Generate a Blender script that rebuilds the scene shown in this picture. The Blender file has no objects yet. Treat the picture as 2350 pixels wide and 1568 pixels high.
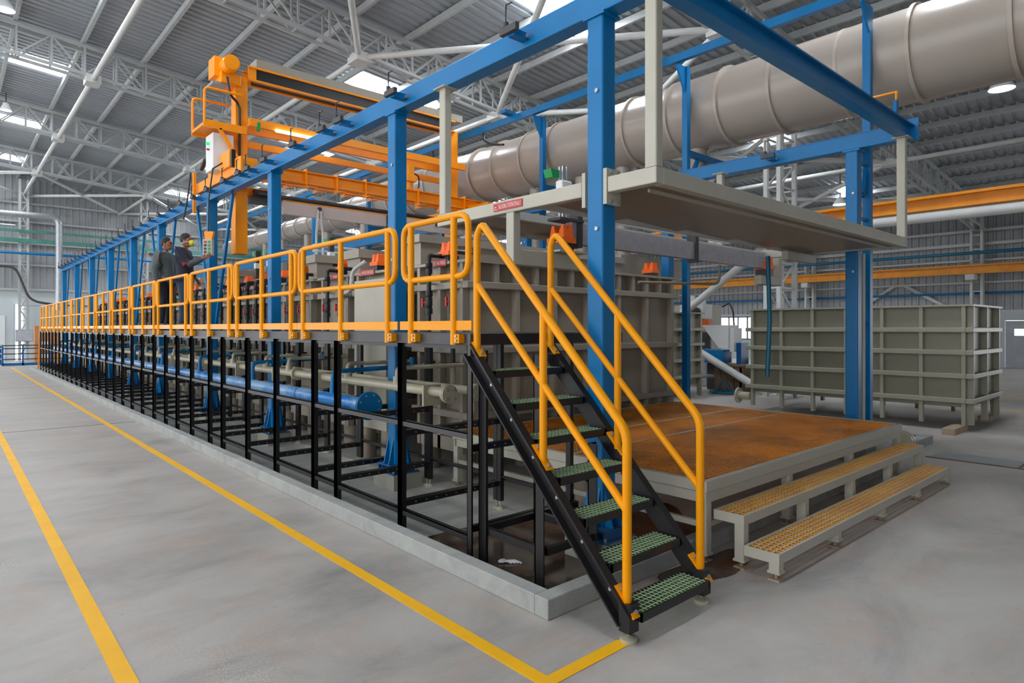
import bpy, math, random
from mathutils import Vector, Matrix
random.seed(7)
K = 1.75 / 2.1            # working units -> metres
COL = bpy.context.scene.collection
SC = bpy.context.scene
ORG = {}
NTH = ('first second third fourth fifth sixth seventh eighth ninth tenth eleventh twelfth thirteenth fourteenth fifteenth '
       'sixteenth seventeenth eighteenth nineteenth twentieth').split()
_tens = ['twenty', 'thirty']
for t in _tens:
    if t == 'thirty': NTH.append('thirtieth')
    for u in NTH[:9]: NTH.append(t + '-' + u)

# ------------------------------------------------------------------ materials
def lin(c):
    return tuple((x / 255 / 12.92) if x / 255 <= .04045 else ((x / 255 + .055) / 1.055) ** 2.4 for x in c) + (1,)
class NT:
    def __init__(s, name):
        s.m = bpy.data.materials.new(name); s.m.use_nodes = True
        s.t = s.m.node_tree; s.b = s.t.nodes['Principled BSDF']
    def n(s, typ, **kw):
        o = s.t.nodes.new(typ)
        for k, v in kw.items():
            if k[0] == 'i' and k[1:].isdigit(): o.inputs[int(k[1:])].default_value = v
            else: setattr(o, k, v)
        return o
    def l(s, a, b): s.t.links.new(a, b)
    def pos(s):
        g = s.n('ShaderNodeNewGeometry'); return g.outputs['Position']
    def noise(s, scale, detail=4, rough=.6, vec=None, dist=0):
        o = s.n('ShaderNodeTexNoise'); o.inputs['Scale'].default_value = scale
        o.inputs['Detail'].default_value = detail; o.inputs['Roughness'].default_value = rough
        o.inputs['Distortion'].default_value = dist
        s.l(vec or s.pos(), o.inputs['Vector']); return o.outputs['Fac']
    def ramp(s, fac, stops):
        r = s.n('ShaderNodeValToRGB'); e = r.color_ramp.elements
        while len(e) < len(stops): e.new(.5)
        for el, (p, c) in zip(e, stops): el.position = p; el.color = c
        s.l(fac, r.inputs['Fac']); return r.outputs['Color']
    def mix(s, fac, a, b):
        m = s.n('ShaderNodeMix', data_type='RGBA')
        for v, i in ((fac, 0), (a, 6), (b, 7)):
            if isinstance(v, (int, float)): m.inputs[i].default_value = v
            elif isinstance(v, tuple): m.inputs[i].default_value = v
            else: s.l(v, m.inputs[i])
        return m.outputs[2]
    def math(s, op, a, b=0.):
        m = s.n('ShaderNodeMath', operation=op)
        for v, i in ((a, 0), (b, 1)):
            if isinstance(v, (int, float)): m.inputs[i].default_value = v
            else: s.l(v, m.inputs[i])
        return m.outputs[0]
    def bump(s, h, st=.2, dist=.02):
        b = s.n('ShaderNodeBump'); b.inputs['Strength'].default_value = st; b.inputs['Distance'].default_value = dist
        s.l(h, b.inputs['Height']); s.l(b.outputs['Normal'], s.b.inputs['Normal'])
def sc(c, f): return (c[0] * f, c[1] * f, c[2] * f, 1)
def paint(name, rgb, rough=.4, metal=0., var=.12, scale=3., spec=.5, bump=0.):
    t = NT(name); c = lin(rgb)
    f = t.noise(scale, 5)
    col = t.ramp(f, [(.3, sc(c, 1 - var)), (.7, sc(c, 1 + var))])
    t.l(col, t.b.inputs['Base Color']); t.b.inputs['Roughness'].default_value = rough
    t.b.inputs['Metallic'].default_value = metal
    t.b.inputs['Specular IOR Level'].default_value = spec
    if bump: t.bump(t.noise(60, 3), bump, .004)
    return t.m
def emit(name, rgb, st):
    t = NT(name); t.b.inputs['Base Color'].default_value = lin(rgb)
    t.b.inputs['Emission Color'].default_value = lin(rgb); t.b.inputs['Emission Strength'].default_value = st
    return t.m
M = {}
M['blue'] = paint('blue paint', (0, 112, 172), .36, var=.08, spec=.35)
M['bluedark'] = paint('dark blue paint', (0, 88, 150), .35, var=.1)
M['teal'] = paint('teal pipe paint', (0, 100, 130), .4)
M['green'] = paint('green plastic', (0, 150, 80), .4)
M['seagreen'] = paint('sea green paint', (70, 130, 120), .5)
M['yellow'] = paint('yellow rail paint', (240, 155, 0), .34, var=.05, spec=.22)
M['orange'] = paint('orange crane paint', (252, 152, 0), .38, var=.07, spec=.4)
M['runway'] = paint('runway beam paint', (226, 146, 4), .4)
M['canopypanel'] = paint('brown grey plastic panel', (150, 134, 114), .35, var=.06)
M['saddle'] = paint('orange plastic', (255, 108, 8), .45, var=.08)
M['black'] = paint('black steel', (27, 26, 28), .38, var=.25)
M['darkgrey'] = paint('dark grey steel', (62, 60, 62), .45, var=.2)
M['blackplastic'] = paint('black pipe plastic', (38, 40, 46), .35, var=.15)
M['cream'] = paint('cream steel', (182, 178, 164), .45, var=.05)
M['pvc'] = paint('grey plastic sheet', (150, 140, 125), .3, var=.06, scale=1.5)
M['pvcrib'] = paint('grey plastic rib', (160, 151, 137), .35, var=.06)
M['olive'] = paint('olive grey plastic sheet', (134, 131, 114), .38, var=.05, scale=1.2)
M['oliverib'] = paint('olive grey rib', (148, 146, 130), .4, var=.05)
M['bone'] = paint('bone plastic pipe', (176, 170, 148), .35, var=.1)
M['duct'] = paint('beige grey duct', (166, 155, 145), .26, var=.05, scale=.8)
M['ductring'] = paint('duct collar', (176, 164, 150), .35, var=.08)
M['white'] = paint('white paint', (226, 228, 228), .45, var=.04)
M['whitesteel'] = paint('white structural paint', (206, 208, 206), .5, var=.06)
M['truss'] = paint('pale grey structural paint', (176, 180, 180), .5, var=.08)
M['galv'] = paint('galvanised steel', (170, 175, 180), .35, .6, .15, 8)
M['silver'] = paint('brushed metal bar', (176, 174, 180), .45, .15, .12, 12)
M['palebar'] = paint('pale bar', (208, 192, 184), .5, var=.06)
M['red'] = paint('red plastic', (205, 30, 40), .4)
M['signred'] = paint('red sign', (190, 32, 38), .4, var=.04)
M['signwhite'] = paint('white lettering', (240, 215, 205), .5, var=.02)
M['rope'] = paint('white hose', (214, 208, 206), .5)
M['greyhose'] = paint('grey hose', (190, 190, 188), .4)
M['skin'] = paint('skin', (150, 98, 72), .5, var=.05)
M['hair'] = paint('black hair', (22, 18, 17), .6)
M['sweater'] = paint('grey green sweater', (78, 88, 88), .8, var=.15, scale=20)
M['hoodie'] = paint('navy hoodie', (34, 38, 54), .8, var=.15, scale=15)
M['maroon'] = paint('maroon cloth', (110, 22, 34), .8)
M['greysleeve'] = paint('grey sleeve', (76, 78, 84), .8)
M['trousers'] = paint('dark trousers', (32, 35, 46), .8)
M['jeans'] = paint('blue jeans', (44, 70, 94), .8, var=.2)
M['mask'] = paint('yellow mask', (232, 214, 70), .6)
M['shoe'] = paint('dark shoe', (30, 26, 24), .5)
M['purple'] = paint('purple mast shade', (96, 52, 84), .6)  # shaded side of the crane masts, put in as a colour
M['cardboard'] = paint('cardboard', (186, 128, 84), .8)
M['eye'] = paint('dark eye', (25, 18, 15), .3)
M['lamp'] = emit('lamp glow', (245, 255, 255), 8)
M['tube'] = emit('tube lamp glow', (255, 255, 255), 5)
M['sky'] = emit('skylight', (243, 248, 255), 24.)
M['pane'] = emit('window daylight', (240, 246, 255), 3.)
M['roof'] = paint('roof sheet', (154, 160, 166), .38, .25, .07, 1.2)
M['wallsheet'] = paint('wall cladding', (164, 167, 170), .5, .1, .06, 1.)
M['wallpaint'] = paint('painted masonry', (196, 204, 206), .7, var=.04, scale=1.)
M['doorgrey'] = paint('grey door', (176, 180, 188), .5)
M['pedestal'] = paint('painted cement pedestal', (150, 150, 138), .7, var=.1, bump=.3)
M['glassgreen'] = emit('indicator green', (40, 220, 130), .6)

def floor_mat():
    t = NT('concrete floor')
    p = t.pos()
    a = t.noise(.35, 6, .65); b = t.noise(2.2, 8, .7, dist=1.); d = t.noise(14, 6, .7)
    mp = t.n('ShaderNodeMapping'); mp.inputs['Scale'].default_value = (.8, 1.5, 1); mp.inputs['Rotation'].default_value = (0, 0, .3)
    t.l(p, mp.inputs['Vector'])
    s = t.noise(.9, 10, .72, mp.outputs['Vector'], .6)
    c1 = t.ramp(a, [(.3, lin((146, 144, 138))), (.5, lin((170, 166, 159))), (.72, lin((186, 182, 176)))])
    c2 = t.ramp(s, [(.3, lin((112, 113, 114))), (.5, lin((168, 164, 158))), (.7, lin((190, 186, 180)))])
    col = t.mix(.6, c1, c2)
    st = t.ramp(b, [(.3, (0, 0, 0, 1)), (.5, (0, 0, 0, 1)), (.72, (.6, .6, .6, 1))])
    col = t.mix(st, col, lin((176, 150, 132)))
    sp = t.ramp(d, [(0, (.7, .7, .7, 1)), (.25, (.5, .5, .5, 1)), (.38, (0, 0, 0, 1))])
    col = t.mix(sp, col, lin((112, 112, 114)))
    # sawn joints across the aisle, dark band widened to paint in their shadow
    x = t.n('ShaderNodeSeparateXYZ'); t.l(p, x.inputs[0])
    for off in (16.25 * K, 28 * K, 39.7 * K):
        j = t.math('LESS_THAN', t.math('ABSOLUTE', t.math('SUBTRACT', x.outputs[1], off)), .045)
        j = t.math('MULTIPLY', j, t.math('LESS_THAN', x.outputs[0], 3.21 * K))
        col = t.mix(t.math('MULTIPLY', j, .75), col, lin((70, 66, 62)))
    t.l(col, t.b.inputs['Base Color'])
    r = t.ramp(s, [(.3, (.42, .42, .42, 1)), (.7, (.6, .6, .6, 1))]); t.l(r, t.b.inputs['Roughness'])
    t.bump(t.math('ADD', t.math('MULTIPLY', b, .5), t.noise(40, 4)), .12, .01)
    return t.m
M['floor'] = floor_mat()
def two(name, c1, c2, scale, lo=.42, hi=.58, rough=.5, det=6, stretch=None, bump=0., spec=.5):
    t = NT(name); v = None
    if stretch:
        mp = t.n('ShaderNodeMapping'); mp.inputs['Scale'].default_value = stretch; t.l(t.pos(), mp.inputs['Vector']); v = mp.outputs['Vector']
    f = t.noise(scale, det, .65, v, .6)
    t.l(t.ramp(f, [(lo, lin(c1)), (hi, lin(c2))]), t.b.inputs['Base Color']); t.b.inputs['Roughness'].default_value = rough
    t.b.inputs['Specular IOR Level'].default_value = spec
    if bump: t.bump(t.noise(30, 6), bump, .01)
    return t.m
def grating_mat(name, c1, c2, top, scale, mixf=.3):
    t = NT(name); f = t.noise(scale, 6, .65)
    side = t.ramp(f, [(.35, lin(c1)), (.6, lin(c2))])
    g = t.n('ShaderNodeNewGeometry'); x = t.n('ShaderNodeSeparateXYZ'); t.l(g.outputs['Normal'], x.inputs[0])
    tp = t.mix(t.ramp(t.noise(scale * 1.7, 5), [(.4, (0, 0, 0, 1)), (.7, (mixf, mixf, mixf, 1))]), lin(top), side)
    t.l(t.mix(t.math('GREATER_THAN', x.outputs[2], .7), side, tp), t.b.inputs['Base Color']); t.b.inputs['Roughness'].default_value = .5
    return t.m
M['kerb'] = two('kerb cement', (142, 144, 142), (172, 173, 168), 3., .3, .7, .85, bump=.5)
M['bund'] = two('coated bund floor', (164, 168, 162), (192, 193, 186), .9, .35, .65, .42, stretch=(1, 4, 1))
M['wet'] = two('wet brown floor', (52, 40, 32), (104, 86, 74), 1.4, .35, .62, .12)
M['line'] = two('floor line paint', (252, 190, 0), (240, 178, 10), 3., .3, .7, .55)
M['rustgrate'] = grating_mat('orange stained grating', (150, 92, 34), (232, 142, 22), (214, 150, 66), 1.1, .6)
M['stepgrate'] = grating_mat('tan stained grating', (196, 130, 30), (222, 160, 50), (222, 208, 182), 1.3)
M['treadgrate'] = grating_mat('green tread grating', (64, 112, 58), (96, 138, 84), (204, 210, 190), 2.5)
M['bluepipe'] = two('patchy blue pipe', (10, 118, 196), (136, 176, 214), 1.6, .42, .55, .25, stretch=(1.6, .5, 1.6))
M['blockwood'] = two('wood', (150, 130, 110), (176, 156, 134), 6, .3, .7, .8)
M['darkwood'] = two('dark wooden boards', (84, 62, 48), (120, 92, 70), 2, .3, .7, .7, stretch=(1, 1, 6))
M['basepaint'] = two('worn blue base', (10, 90, 156), (70, 104, 132), 4, .4, .7, .55)
M['plate'] = two('trench cover plate', (130, 138, 142), (150, 154, 154), 2, .3, .7, .5)

# ------------------------------------------------------------------ mesh builder
V = Vector
class MB:
    def __init__(s): s.v = []; s.f = []; s.sm = []
    def add(s, vs, fs, smooth=False):
        o = len(s.v); s.v += [tuple(a) for a in vs]
        for q in fs: s.f.append(tuple(i + o for i in q)); s.sm.append(smooth)
        return s
    def box(s, x0, y0, z0, x1, y1, z1):
        vs = [(x, y, z) for z in (z0, z1) for y in (y0, y1) for x in (x0, x1)]
        return s.add(vs, [(0, 2, 3, 1), (4, 5, 7, 6), (0, 1, 5, 4), (2, 6, 7, 3), (0, 4, 6, 2), (1, 3, 7, 5)])
    def prism(s, poly, d):
        n = len(poly); d = V(d); a = [V(p) for p in poly]; b = [p + d for p in a]
        fs = [tuple(range(n))[::-1], tuple(range(n, 2 * n))] + [(i, (i + 1) % n, n + (i + 1) % n, n + i) for i in range(n)]
        return s.add(a + b, fs)
    def bar(s, p, q, w, h, up=(0, 0, 1), oy=0., oz=0.):
        p = V(p); q = V(q); d = (q - p); u = V(up); x = d.cross(u)
        if x.length < 1e-6: x = d.cross(V((0, 1, 0)))
        x.normalize(); z = x.cross(d).normalized()
        c = [x * a * w / 2 + z * b * h / 2 + x * oy + z * oz for a, b in ((-1, -1), (1, -1), (1, 1), (-1, 1))]
        return s.prism([p + k for k in c], d)
    def ang(s, p, q, w, t, sx=1, sz=1, up=(0, 0, 1)):
        s.bar(p, q, w, t, up, 0, sz * (w - t) / 2); return s.bar(p, q, t, w, up, sx * (w - t) / 2, 0)
    def ibeam(s, p, q, w, h, t, up=(0, 0, 1)):
        s.bar(p, q, w, t, up, 0, (h - t) / 2); s.bar(p, q, w, t, up, 0, -(h - t) / 2); return s.bar(p, q, t, h - 2 * t, up)
    def tube(s, pts, r, n=10, caps=True):
        pts = [V(p) for p in pts]; rr = r if isinstance(r, (list, tuple)) else [r] * len(pts)
        d0 = (pts[1] - pts[0]).normalized()
        u = d0.orthogonal().normalized(); rings = []
        for i, p in enumerate(pts):
            a = (pts[i] - pts[i - 1]).normalized() if i else (pts[1] - pts[0]).normalized()
            b = (pts[i + 1] - pts[i]).normalized() if i < len(pts) - 1 else a
            t = (a + b); t = t.normalized() if t.length > 1e-6 else a
            u = (u - t * u.dot(t)); u = u.normalized() if u.length > 1e-6 else t.orthogonal().normalized()
            w = t.cross(u); k = 1 / max(.5, math.sqrt(max(.01, (1 + a.dot(b)) / 2)))
            k = min(k, 1.4)
            rings.append([p + (u * math.cos(2 * math.pi * j / n) + w * math.sin(2 * math.pi * j / n)) * rr[i] * (k if a.dot(b) < .999 else 1) for j in range(n)])
        vs = [q for g in rings for q in g]
        fs = [(i * n + j, i * n + (j + 1) % n, (i + 1) * n + (j + 1) % n, (i + 1) * n + j) for i in range(len(pts) - 1) for j in range(n)]
        s.add(vs, fs, True)
        if caps:
            s.add(rings[0], [tuple(range(n))[::-1]]); s.add(rings[-1], [tuple(range(n))])
        return s
    def cyl(s, p, q, r, n=16, r2=None): return s.tube([p, q], [r, r if r2 is None else r2], n)
    def lathe(s, c, prof, n=24, ax=2):
        rows = [prof[0]]; br = []
        for i in range(1, len(prof)):
            rows.append(prof[i])
            if i < len(prof) - 1:
                d1 = V((prof[i][0] - prof[i - 1][0], prof[i][1] - prof[i - 1][1])); d2 = V((prof[i + 1][0] - prof[i][0], prof[i + 1][1] - prof[i][1]))
                if d1.length > 1e-6 and d2.length > 1e-6 and d1.normalized().dot(d2.normalized()) < .85: br.append(len(rows) - 1); rows.append(prof[i])
        vs = []
        for r, h in rows:
            for j in range(n):
                a = 2 * math.pi * j / n; q = [r * math.cos(a), r * math.sin(a), h]
                if ax == 1: q = [q[0], h, q[1]]
                if ax == 0: q = [h, q[0], q[1]]
                vs.append(tuple(q[i] + c[i] for i in range(3)))
        fs = []
        for i in range(len(rows) - 1):
            if i in br: continue
            for j in range(n):
                if rows[i][0] == 0: fs.append((i * n, (i + 1) * n + (j + 1) % n, (i + 1) * n + j))
                elif rows[i + 1][0] == 0: fs.append((i * n + j, i * n + (j + 1) % n, (i + 1) * n))
                else: fs.append((i * n + j, i * n + (j + 1) % n, (i + 1) * n + (j + 1) % n, (i + 1) * n + j))
        return s.add(vs, fs, True)
    def ball(s, c, r, n=14, m=9):
        if not isinstance(r, (tuple, list)): r = (r, r, r)
        vs = []; fs = []
        for i in range(m + 1):
            t = math.pi * i / m
            for j in range(n):
                a = 2 * math.pi * j / n
                vs.append((c[0] + r[0] * math.sin(t) * math.cos(a), c[1] + r[1] * math.sin(t) * math.sin(a), c[2] + r[2] * math.cos(t)))
        for i in range(m):
            for j in range(n): fs.append((i * n + j, (i + 1) * n + j, (i + 1) * n + (j + 1) % n, i * n + (j + 1) % n))
        return s.add(vs, fs, True)
    def rpost(s, cx, cy, z0, z1, w, d, r=.02):
        pl = []
        for sx, sy, a0 in ((1, 1, 0), (-1, 1, 90), (-1, -1, 180), (1, -1, 270)):
            for k in range(4):
                a = math.radians(a0 + 30 * k)
                pl.append((cx + sx * (w / 2 - r) + r * math.cos(a), cy + sy * (d / 2 - r) + r * math.sin(a), z0))
        return s.prism(pl, (0, 0, z1 - z0))
    def xf(s, mat):
        s.v = [tuple(mat @ V(a)) for a in s.v]; return s
    def build(s, name, mat, parent=None, bev=0., org=None):
        me = bpy.data.meshes.new(name)
        vs = [V(a) * K for a in s.v]
        if parent is not None: o0 = ORG[parent.name]
        elif org is not None: o0 = V(org) * K
        else:
            xs = [a.x for a in vs]; ys = [a.y for a in vs]; zs = [a.z for a in vs]
            o0 = V(((min(xs) + max(xs)) / 2, (min(ys) + max(ys)) / 2, min(zs)))
        me.from_pydata([tuple(a - o0) for a in vs], [], s.f)
        me.polygons.foreach_set('use_smooth', s.sm); me.update()
        me.materials.append(M[mat] if isinstance(mat, str) else mat)
        o = bpy.data.objects.new(name, me); COL.objects.link(o)
        ORG[o.name] = o0
        if parent is not None: o.parent = parent
        else: o.location = o0
        if bev:
            b = o.modifiers.new('bevel', 'BEVEL'); b.width = bev * K; b.segments = 2; b.limit_method = 'ANGLE'; b.angle_limit = 1.0
        return o
def thing(name, label, cat, loc, group=None):
    o = bpy.data.objects.new(name, None); COL.objects.link(o); o.empty_display_size = .1
    o.location = V(loc) * K; ORG[o.name] = V(loc) * K
    return tag(o, label, cat, group)
def tag(o, label, cat, group=None):
    o['label'] = label; o['category'] = cat
    if group: o['group'] = group
    return o
def struct(o): o['kind'] = 'structure'; return o
def dup(root, off, label=None, group=None):
    c = root.copy(); COL.objects.link(c); c.location = root.location + V(off) * K; ORG[c.name] = ORG[root.name] + V(off) * K
    if label: c['label'] = label
    if group: c['group'] = group
    for ch in root.children:
        d = ch.copy(); COL.objects.link(d); d.parent = c
        for g in ch.children:
            e = g.copy(); COL.objects.link(e); e.parent = d
    return c
def fillet(pts, r, n=5):
    pts = [V(p) for p in pts]; out = [pts[0]]
    for i in range(1, len(pts) - 1):
        p = pts[i]; a = (pts[i - 1] - p); b = (pts[i + 1] - p)
        k = min(r, a.length * .49, b.length * .49)
        A = p + a.normalized() * k; B = p + b.normalized() * k
        for j in range(n + 1):
            t = j / n; out.append(A * (1 - t) ** 2 + p * 2 * t * (1 - t) + B * t * t)
    out.append(pts[-1]); return out
def text_mesh(body, size, ex=.002):
    cu = bpy.data.curves.new('lettering', 'FONT'); cu.body = body; cu.size = 1; cu.extrude = .01; cu.align_x = 'LEFT'; cu.resolution_u = 2
    ob = bpy.data.objects.new('tmp_lettering', cu); COL.objects.link(ob)
    dg = bpy.context.evaluated_depsgraph_get(); me = bpy.data.meshes.new_from_object(ob.evaluated_get(dg))
    vs = [tuple(v.co) for v in me.vertices]; fs = [tuple(p.vertices) for p in me.polygons]
    bpy.data.objects.remove(ob); bpy.data.curves.remove(cu); bpy.data.meshes.remove(me)
    x0 = min(v[0] for v in vs); x1 = max(v[0] for v in vs); y0 = min(v[1] for v in vs); y1 = max(v[1] for v in vs)
    return [((v[0] - x0) / (x1 - x0), (v[1] - y0) / (y1 - y0), v[2]) for v in vs], fs
def sign_x(parent_name, label, x, ya, yb, z0, z1, body, cat='sign', group=None):
    """red sign facing -X, reading from high Y (left in view) to low Y"""
    t = thing(parent_name, label, cat, (x, (ya + yb) / 2, z0), group)
    MB().box(x - .008, yb, z0, x, ya, z1).build('sign_plate', 'signred', t)
    L = ya - yb; h = z1 - z0
    e = MB(); cy = ya - .085 * L; cz = z0 + .5 * h
    for k in range(5):
        a = math.radians(30 + 30 * k); r = h * .36
        w = .10 * h
        px, pz = math.cos(a), math.sin(a)
        e.prism([(x - .012, cy - px * w * .4 + pz * w, cz - .2 * h - 0), (x - .012, cy - px * r, cz - .2 * h + pz * r), (x - .012, cy - px * w * .4 - pz * w, cz - .2 * h)], (.004, 0, 0))
    e.box(x - .012, cy - .06 * L, cz - .34 * h, x - .008, cy + .06 * L, cz - .26 * h)
    e.build('emblem', 'signwhite', t)
    vs, fs = text_mesh(body, 1)
    m = MB().add([(x - .0095 - v[2] * .15, ya - .18 * L - v[0] * L * .79, z0 + .2 * h + v[1] * h * .6) for v in vs], fs)
    m.build('lettering', 'signwhite', t)
    return t
# ------------------------------------------------------------------ the hall
ZR = lambda x: 12.3 - .094 * x
X0, X1, Y0, Y1 = -14., 41.8, -12., 52.
struct(MB().box(X0, Y0, -.3, X1 + .4, Y1 + .4, 0).build('floor', 'floor'))
def corr(name, mat, p0, along, up, L, H, pitch, dep, nrm, kind=True):
    """ribbed sheet: profile runs along 'along', extruded along 'up'"""
    p0, a, u, n = V(p0), V(along), V(up), V(nrm); pr = []; s = 0.
    while s < L:
        for ds, h in ((0, 0), (pitch * .55, 0), (pitch * .65, 1), (pitch * .9, 1)): pr.append((min(s + ds, L), h * dep))
        s += pitch
    vs = [p0 + a * q + n * h for q, h in pr]; m = len(vs)
    vs += [q + u * H for q in vs]
    b = MB().add(vs, [(i, i + 1, m + i + 1, m + i) for i in range(m - 1)])
    return struct(b.build(name, mat))
dz = V((1, 0, -.094)); 
corr('ceiling', 'roof', (X0, Y0, ZR(X0)), (0, 1, 0), dz, Y1 - Y0, X1 - X0, .32, .05, (0, 0, 1))
corr('wall_far', 'wallsheet', (X0, Y1, 4.6), (1, 0, 0), (0, 0, 1), X1 - X0, 10, .36, .06, (0, -1, 0))
struct(MB().box(2.3, Y1, 0, X1, Y1 + .3, 4.6).build('wall_far_base', 'wallpaint'))
corr('wall_near', 'wallsheet', (X0, Y0, 0), (1, 0, 0), (0, 0, 1), X1 - X0, 14, .36, .06, (0, 1, 0))  # unseen wall behind the camera, added to close off light from there
corr('wall_right', 'wallsheet', (X1, 4.5, 3.05), (0, 1, 0), (0, 0, 1), Y1 - 4.5, 5.5, .36, .06, (-1, 0, 0))
corr('wall_right_upper', 'wallsheet', (X1, Y0, 5.4), (0, 1, 0), (0, 0, 1), 4.5 - Y0, 3.1, .36, .06, (-1, 0, 0))
# lower masonry on the right with window and door openings
wb = MB(); ops = [(6.35, 7.6, 0, 2.5), (21.3, 24.2, 1.3, 2.9)]
ys = [4.5] + [q for o in ops for q in o[:2]] + [Y1]
for i in range(0, len(ys), 2): wb.box(X1, ys[i], 0, X1 + .3, ys[i + 1], 3.05)
for a, b, c, d in ops:
    if c: wb.box(X1, a, 0, X1 + .3, b, c)
    wb.box(X1, a, d, X1 + .3, b, 3.05)
struct(wb.build('wall_right_base', 'wallpaint'))
w = struct(MB().box(X1 + .12, 21.3, 1.3, X1 + .14, 24.2, 2.9).build('window_1', 'pane'))
f = MB()
for y in (21.32, 22.05, 22.75, 23.45, 24.18): f.box(X1 + .02, y - .04, 1.3, X1 + .1, y + .04, 2.9)
for z in (1.33, 2.87): f.box(X1 + .02, 21.3, z - .04, X1 + .1, 24.2, z + .04)
f.build('window_frame', 'darkgrey', w)
d = MB()
for a, b, c, e in ((6.37, 6.8, 0, 2.48), (7.2, 7.58, 0, 2.48), (6.8, 7.2, 0, 1.7), (6.8, 7.2, 2.05, 2.48)): d.box(X1 + .05, a, c, X1 + .12, b, e)
d = struct(d.build('door_1', 'doorgrey'))
MB().box(X1 + .08, 6.8, 1.7, X1 + .1, 7.2, 2.05).build('door_pane', 'pane', d)
# daylight doorway in the far wall, beyond the end of the line
w = struct(MB().box(3.42, Y1 - .06, 0, 3.8, Y1 - .01, 3.6).build('window_2', 'pane'))
MB().box(3.34, Y1 - .1, 0, 3.42, Y1 - .02, 3.65).build('window_frame', 'doorgrey', w)
struct(MB().box(2.35, Y1 - .08, 0, 2.9, Y1 - .01, 2.9).build('door_2', 'white'))
# skylights
n = 3
for yc in (3.7, 12.4, 21.1, 29.7, 38.6, 47.0):
    for xa, xb in ((-7.4, -5.6), (1.72, 3.42), (10.95, 12.65), (12.78, 14.45), (24.4, 26.0), (33.2, 34.9)):
        if yc < 5 and xa > 20: continue
        b = MB(); b.prism([(xa, yc - .6, ZR(xa) - .03), (xb, yc - .6, ZR(xb) - .03), (xb, yc + .6, ZR(xb) - .03), (xa, yc + .6, ZR(xa) - .03)], (0, 0, .02))
        struct(b.build('window_%d' % n, 'sky')); n += 1
# purlins
n = 1
x = -12.9
while x < 41.5:
    b = MB(); z = ZR(x) - .02
    b.box(x - .05, 1.5, z - .2, x + .05, Y1 - .1, z)
    struct(b.build('trim_%d' % n, 'truss')); n += 1; x += 1.825
# lattice trusses
TR = (8.4, 17.1, 25.9, 34.7, 43.4)
for ty in TR:
    b = MB(); xs = []; x = -13.
    while x < 41: xs.append(x); x += .92
    dpt = .95
    for s in (-.22, .22):
        y = ty + s
        b.bar((xs[0], y, ZR(xs[0]) - .3), (xs[-1], y, ZR(xs[-1]) - .3), .09, .11)
        b.bar((xs[0], y, ZR(xs[0]) - .3 - dpt), (xs[-1], y, ZR(xs[-1]) - .3 - dpt), .09, .09)
        for i in range(len(xs) - 1):
            xa, xb = xs[i], xs[i + 1]; za, zb = ZR(xa) - .3, ZR(xb) - .3
            b.bar((xa, y, za), (xa, y, za - dpt), .055, .055, (1, 0, 0))
            if i % 2: b.bar((xa, y, za), (xb, y, zb - dpt), .05, .05)
            else: b.bar((xa, y, za - dpt), (xb, y, zb), .05, .05)
    for i in range(0, len(xs), 2):
        za = ZR(xs[i]) - .3
        b.bar((xs[i], ty - .22, za - dpt), (xs[i], ty + .22, za - dpt), .04, .04)
    struct(b.build('trim_%d' % n, 'truss')); n += 1
# ties and wind bracing of round tube
zb = lambda x: ZR(x) - 1.32
for x in (3.8, 9.2, 14.6, 20., 27., 34.):
    b = MB()
    if x == 9.2 or x == 14.6: segs = ((17.1, 52),)
    else: segs = ((-2, 52),)
    for a, c in segs: b.tube([(x, a, zb(x)), (x, c, zb(x))], .085, 10)
    for ty in TR:
        b.box(x - .22, ty - .3, zb(x) - .14, x + .22, ty + .3, zb(x) + .12)
    struct(b.build('trim_%d' % n, 'whitesteel')); n += 1
for (xa, ya), (xb, yb) in [((9.2, 17.1), (3.8, 8.4)), ((9.2, 17.1), (14.6, 8.4)), ((14.6, 17.1), (9.2, 8.4)), ((14.6, 17.1), (20, 8.4)), ((20, 17.1), (14.6, 8.4)),
                           ((20, 17.1), (27, 8.4)), ((27, 17.1), (20, 8.4)), ((27, 17.1), (34, 8.4)), ((34, 17.1), (27, 8.4)),
                           ((3.8, 43.4), (9.2, 51.8)), ((9.2, 43.4), (3.8, 51.8)), ((9.2, 43.4), (14.6, 51.8)), ((14.6, 43.4), (9.2, 51.8)), ((-2, 43.4), (3.8, 51.8)), ((3.8, 43.4), (-2, 51.8)), ((14.6, 43.4), (20, 51.8)), ((20, 43.4), (14.6, 51.8))]:
    b = MB().tube([(xa, ya, zb(xa) + .04), (xb, yb, zb(xb) + .04)], .09, 10)
    struct(b.build('trim_%d' % n, 'whitesteel')); n += 1
# wall girts (pale rails on the right and far walls)
for z, t in ((7.35, .14), (6.62, .16), (5.75, .1), (4.55, .1)):
    struct(MB().box(X1 - .35, Y0, z - t / 2, X1 - .1, Y1, z + t / 2).build('trim_%d' % n, 'whitesteel')); n += 1
for z in (4.6, 6.2, 7.6, 9.0, 10.2):
    struct(MB().box(X0, Y1 - .3, z - .06, X1, Y1 - .08, z + .06).build('trim_%d' % n, 'truss')); n += 1

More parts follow.
